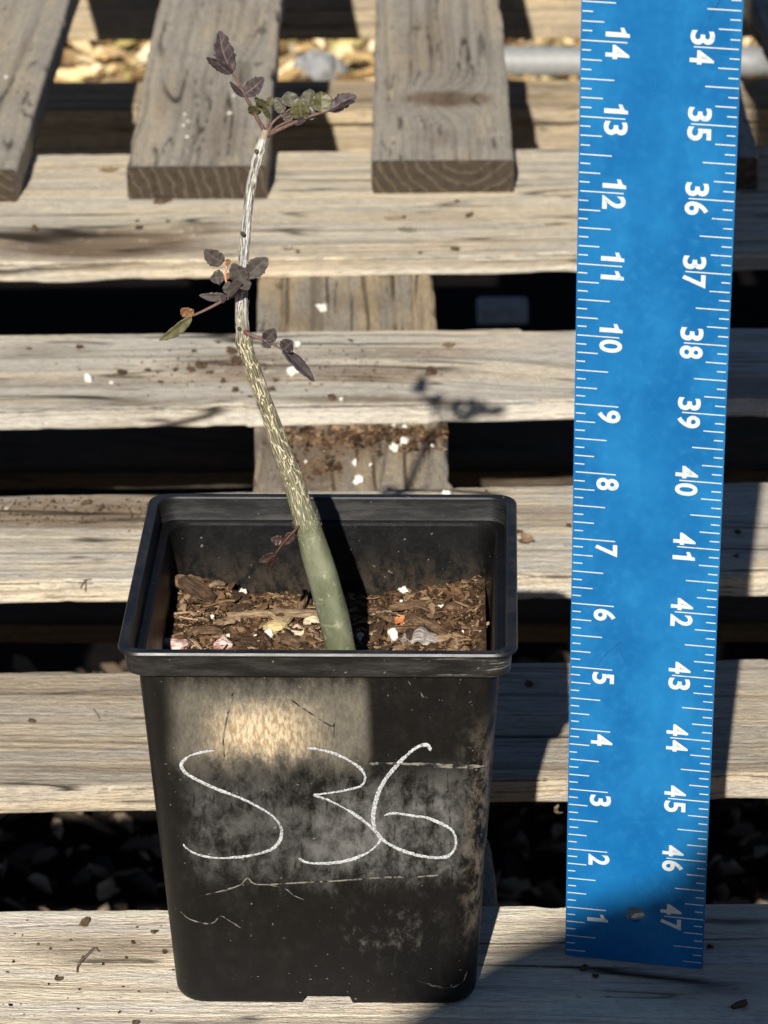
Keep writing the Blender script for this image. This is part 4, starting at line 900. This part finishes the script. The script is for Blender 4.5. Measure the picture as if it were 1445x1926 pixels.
p0 = atz(938, 1570, -9); p1 = atz(988, 1705, -9); V, F = tube([p0, (p0+p1)/2+[.1, 0, 0], p1], [.05, .06, .05], 8)
# ------------------------------------------------------------------ photographer (out of frame, casts the shadow at the lower right)
person = empty('person', (2.5, -60, GZ)); tag(person, 'unseen person in a wide hat and dark clothes kneeling out of frame in front of the pallet', 'person')
bmv = []; edges = []; rad = []
def jv(x, y, z, r): bmv.append(((x-2.5)*U, (y+60)*U, (z-GZ)*U)); rad.append(r*U); return len(bmv)-1
pel = jv(2.5, -61, -2.5, 5.4); sp1 = jv(2.5, -60.5, 4, 5.2); ch = jv(2.5, -60, 12, 5.8); nk0 = jv(2.4, -59.5, 20.5, 3.0); nk = jv(2.2, -58.8, 23.5, 2.1); hd = jv(1.6, -57.5, 28.5, 3.2); hd2 = jv(1.3, -57.4, 32.5, 3.3)
edges += [(pel, sp1), (sp1, ch), (ch, nk0), (nk0, nk), (nk, hd), (hd, hd2)]
for s in (-1, 1):
    h = jv(2.5+s*3.6, -60.5, -4, 3.8); kn = jv(2.5+s*4.2, -55.5, -16.5, 2.7); an = jv(2.5+s*4.2, -70, -17.3, 1.7); tt_ = jv(2.5+s*4.2, -73, -18, 1.3); edges += [(pel, h), (h, kn), (kn, an), (an, tt_)]
    sh = jv(2.5+s*6.6, -60, 16.5, 2.5); el = jv(2.5+s*7.6, -56, 9, 1.9); wr_ = jv(2.2+s*3.6, -49.2, 19.5, 1.15); pa = jv(2.0+s*2.3, -47.8, 21.8, 1.0); edges += [(ch, sh), (sh, el), (el, wr_), (wr_, pa)]
    for f_, (dx, dz_) in enumerate(((-.35, .9), (-.1, 1.2), (.1, .9))):
        k_ = jv(2.0+s*(1.9+dx*.3), -47.2, 22.6+dz_, .36); t_2 = jv(2.0+s*(1.2+dx*.2), -46.95, 23.2+dz_, .3); edges += [(pa, k_), (k_, t_2)]
me = bpy.data.meshes.new('body'); me.from_pydata(bmv, edges, []); po = bpy.data.objects.new('body', me); COL.objects.link(po); po.parent = person
sk = po.modifiers.new('skin', 'SKIN'); sv = me.skin_vertices[0].data
for i, r_ in enumerate(rad): sv[i].radius = (r_, r_)
sv[0].use_root = True; ss = po.modifiers.new('sub', 'SUBSURF'); ss.levels = 1; ss.render_levels = 1
me.materials.append(plain('unseen_dark_clothes', (.05, .055, .07), .9, .1, .2, 3))
P2 = []
for (r_, z_) in ((7.0, 0), (7.05, .12), (5.2, .3), (3.7, .5), (3.55, 2.8), (3.0, 4.0), (1.2, 4.3), (1.0, 4.1), (2.8, 3.8), (3.4, 2.6), (3.5, .4), (5.2, .1)):
    P2.append((np.array([(r_*math.cos(a), r_*math.sin(a)) for a in np.linspace(0, 2*math.pi, 48, endpoint=False)]), z_))
V, F = loft(P2, close=True); V = np.array(V)
obj('unseen_sun_hat', mesh('unseen_sun_hat', V, F, True), plain('unseen_straw_hat', (.35, .27, .16), .9, .1, .2, 4), person, loc=(-1.3, 2.7, 32.2-GZ), rot=(0, 0, 0))
ph = obj('phone', mesh('phone', *box(-1.45, 1.45, -5.0, .9, -.32, 0)), plain('phone_shell', (.03, .03, .035), .4, .4, .1, 3))
Mx = Matrix.Identity(4); pc = CAM-_f*.35
for i in range(3): Mx[i][0], Mx[i][1], Mx[i][2], Mx[i][3] = _r[i], _u[i], _f[i], pc[i]*U
ph.matrix_world = Mx; b_ = ph.modifiers.new('bevel', 'BEVEL'); b_.width = .08*U; b_.segments = 2
tag(ph, 'unseen dark phone held up by the out-of-frame person', 'phone')
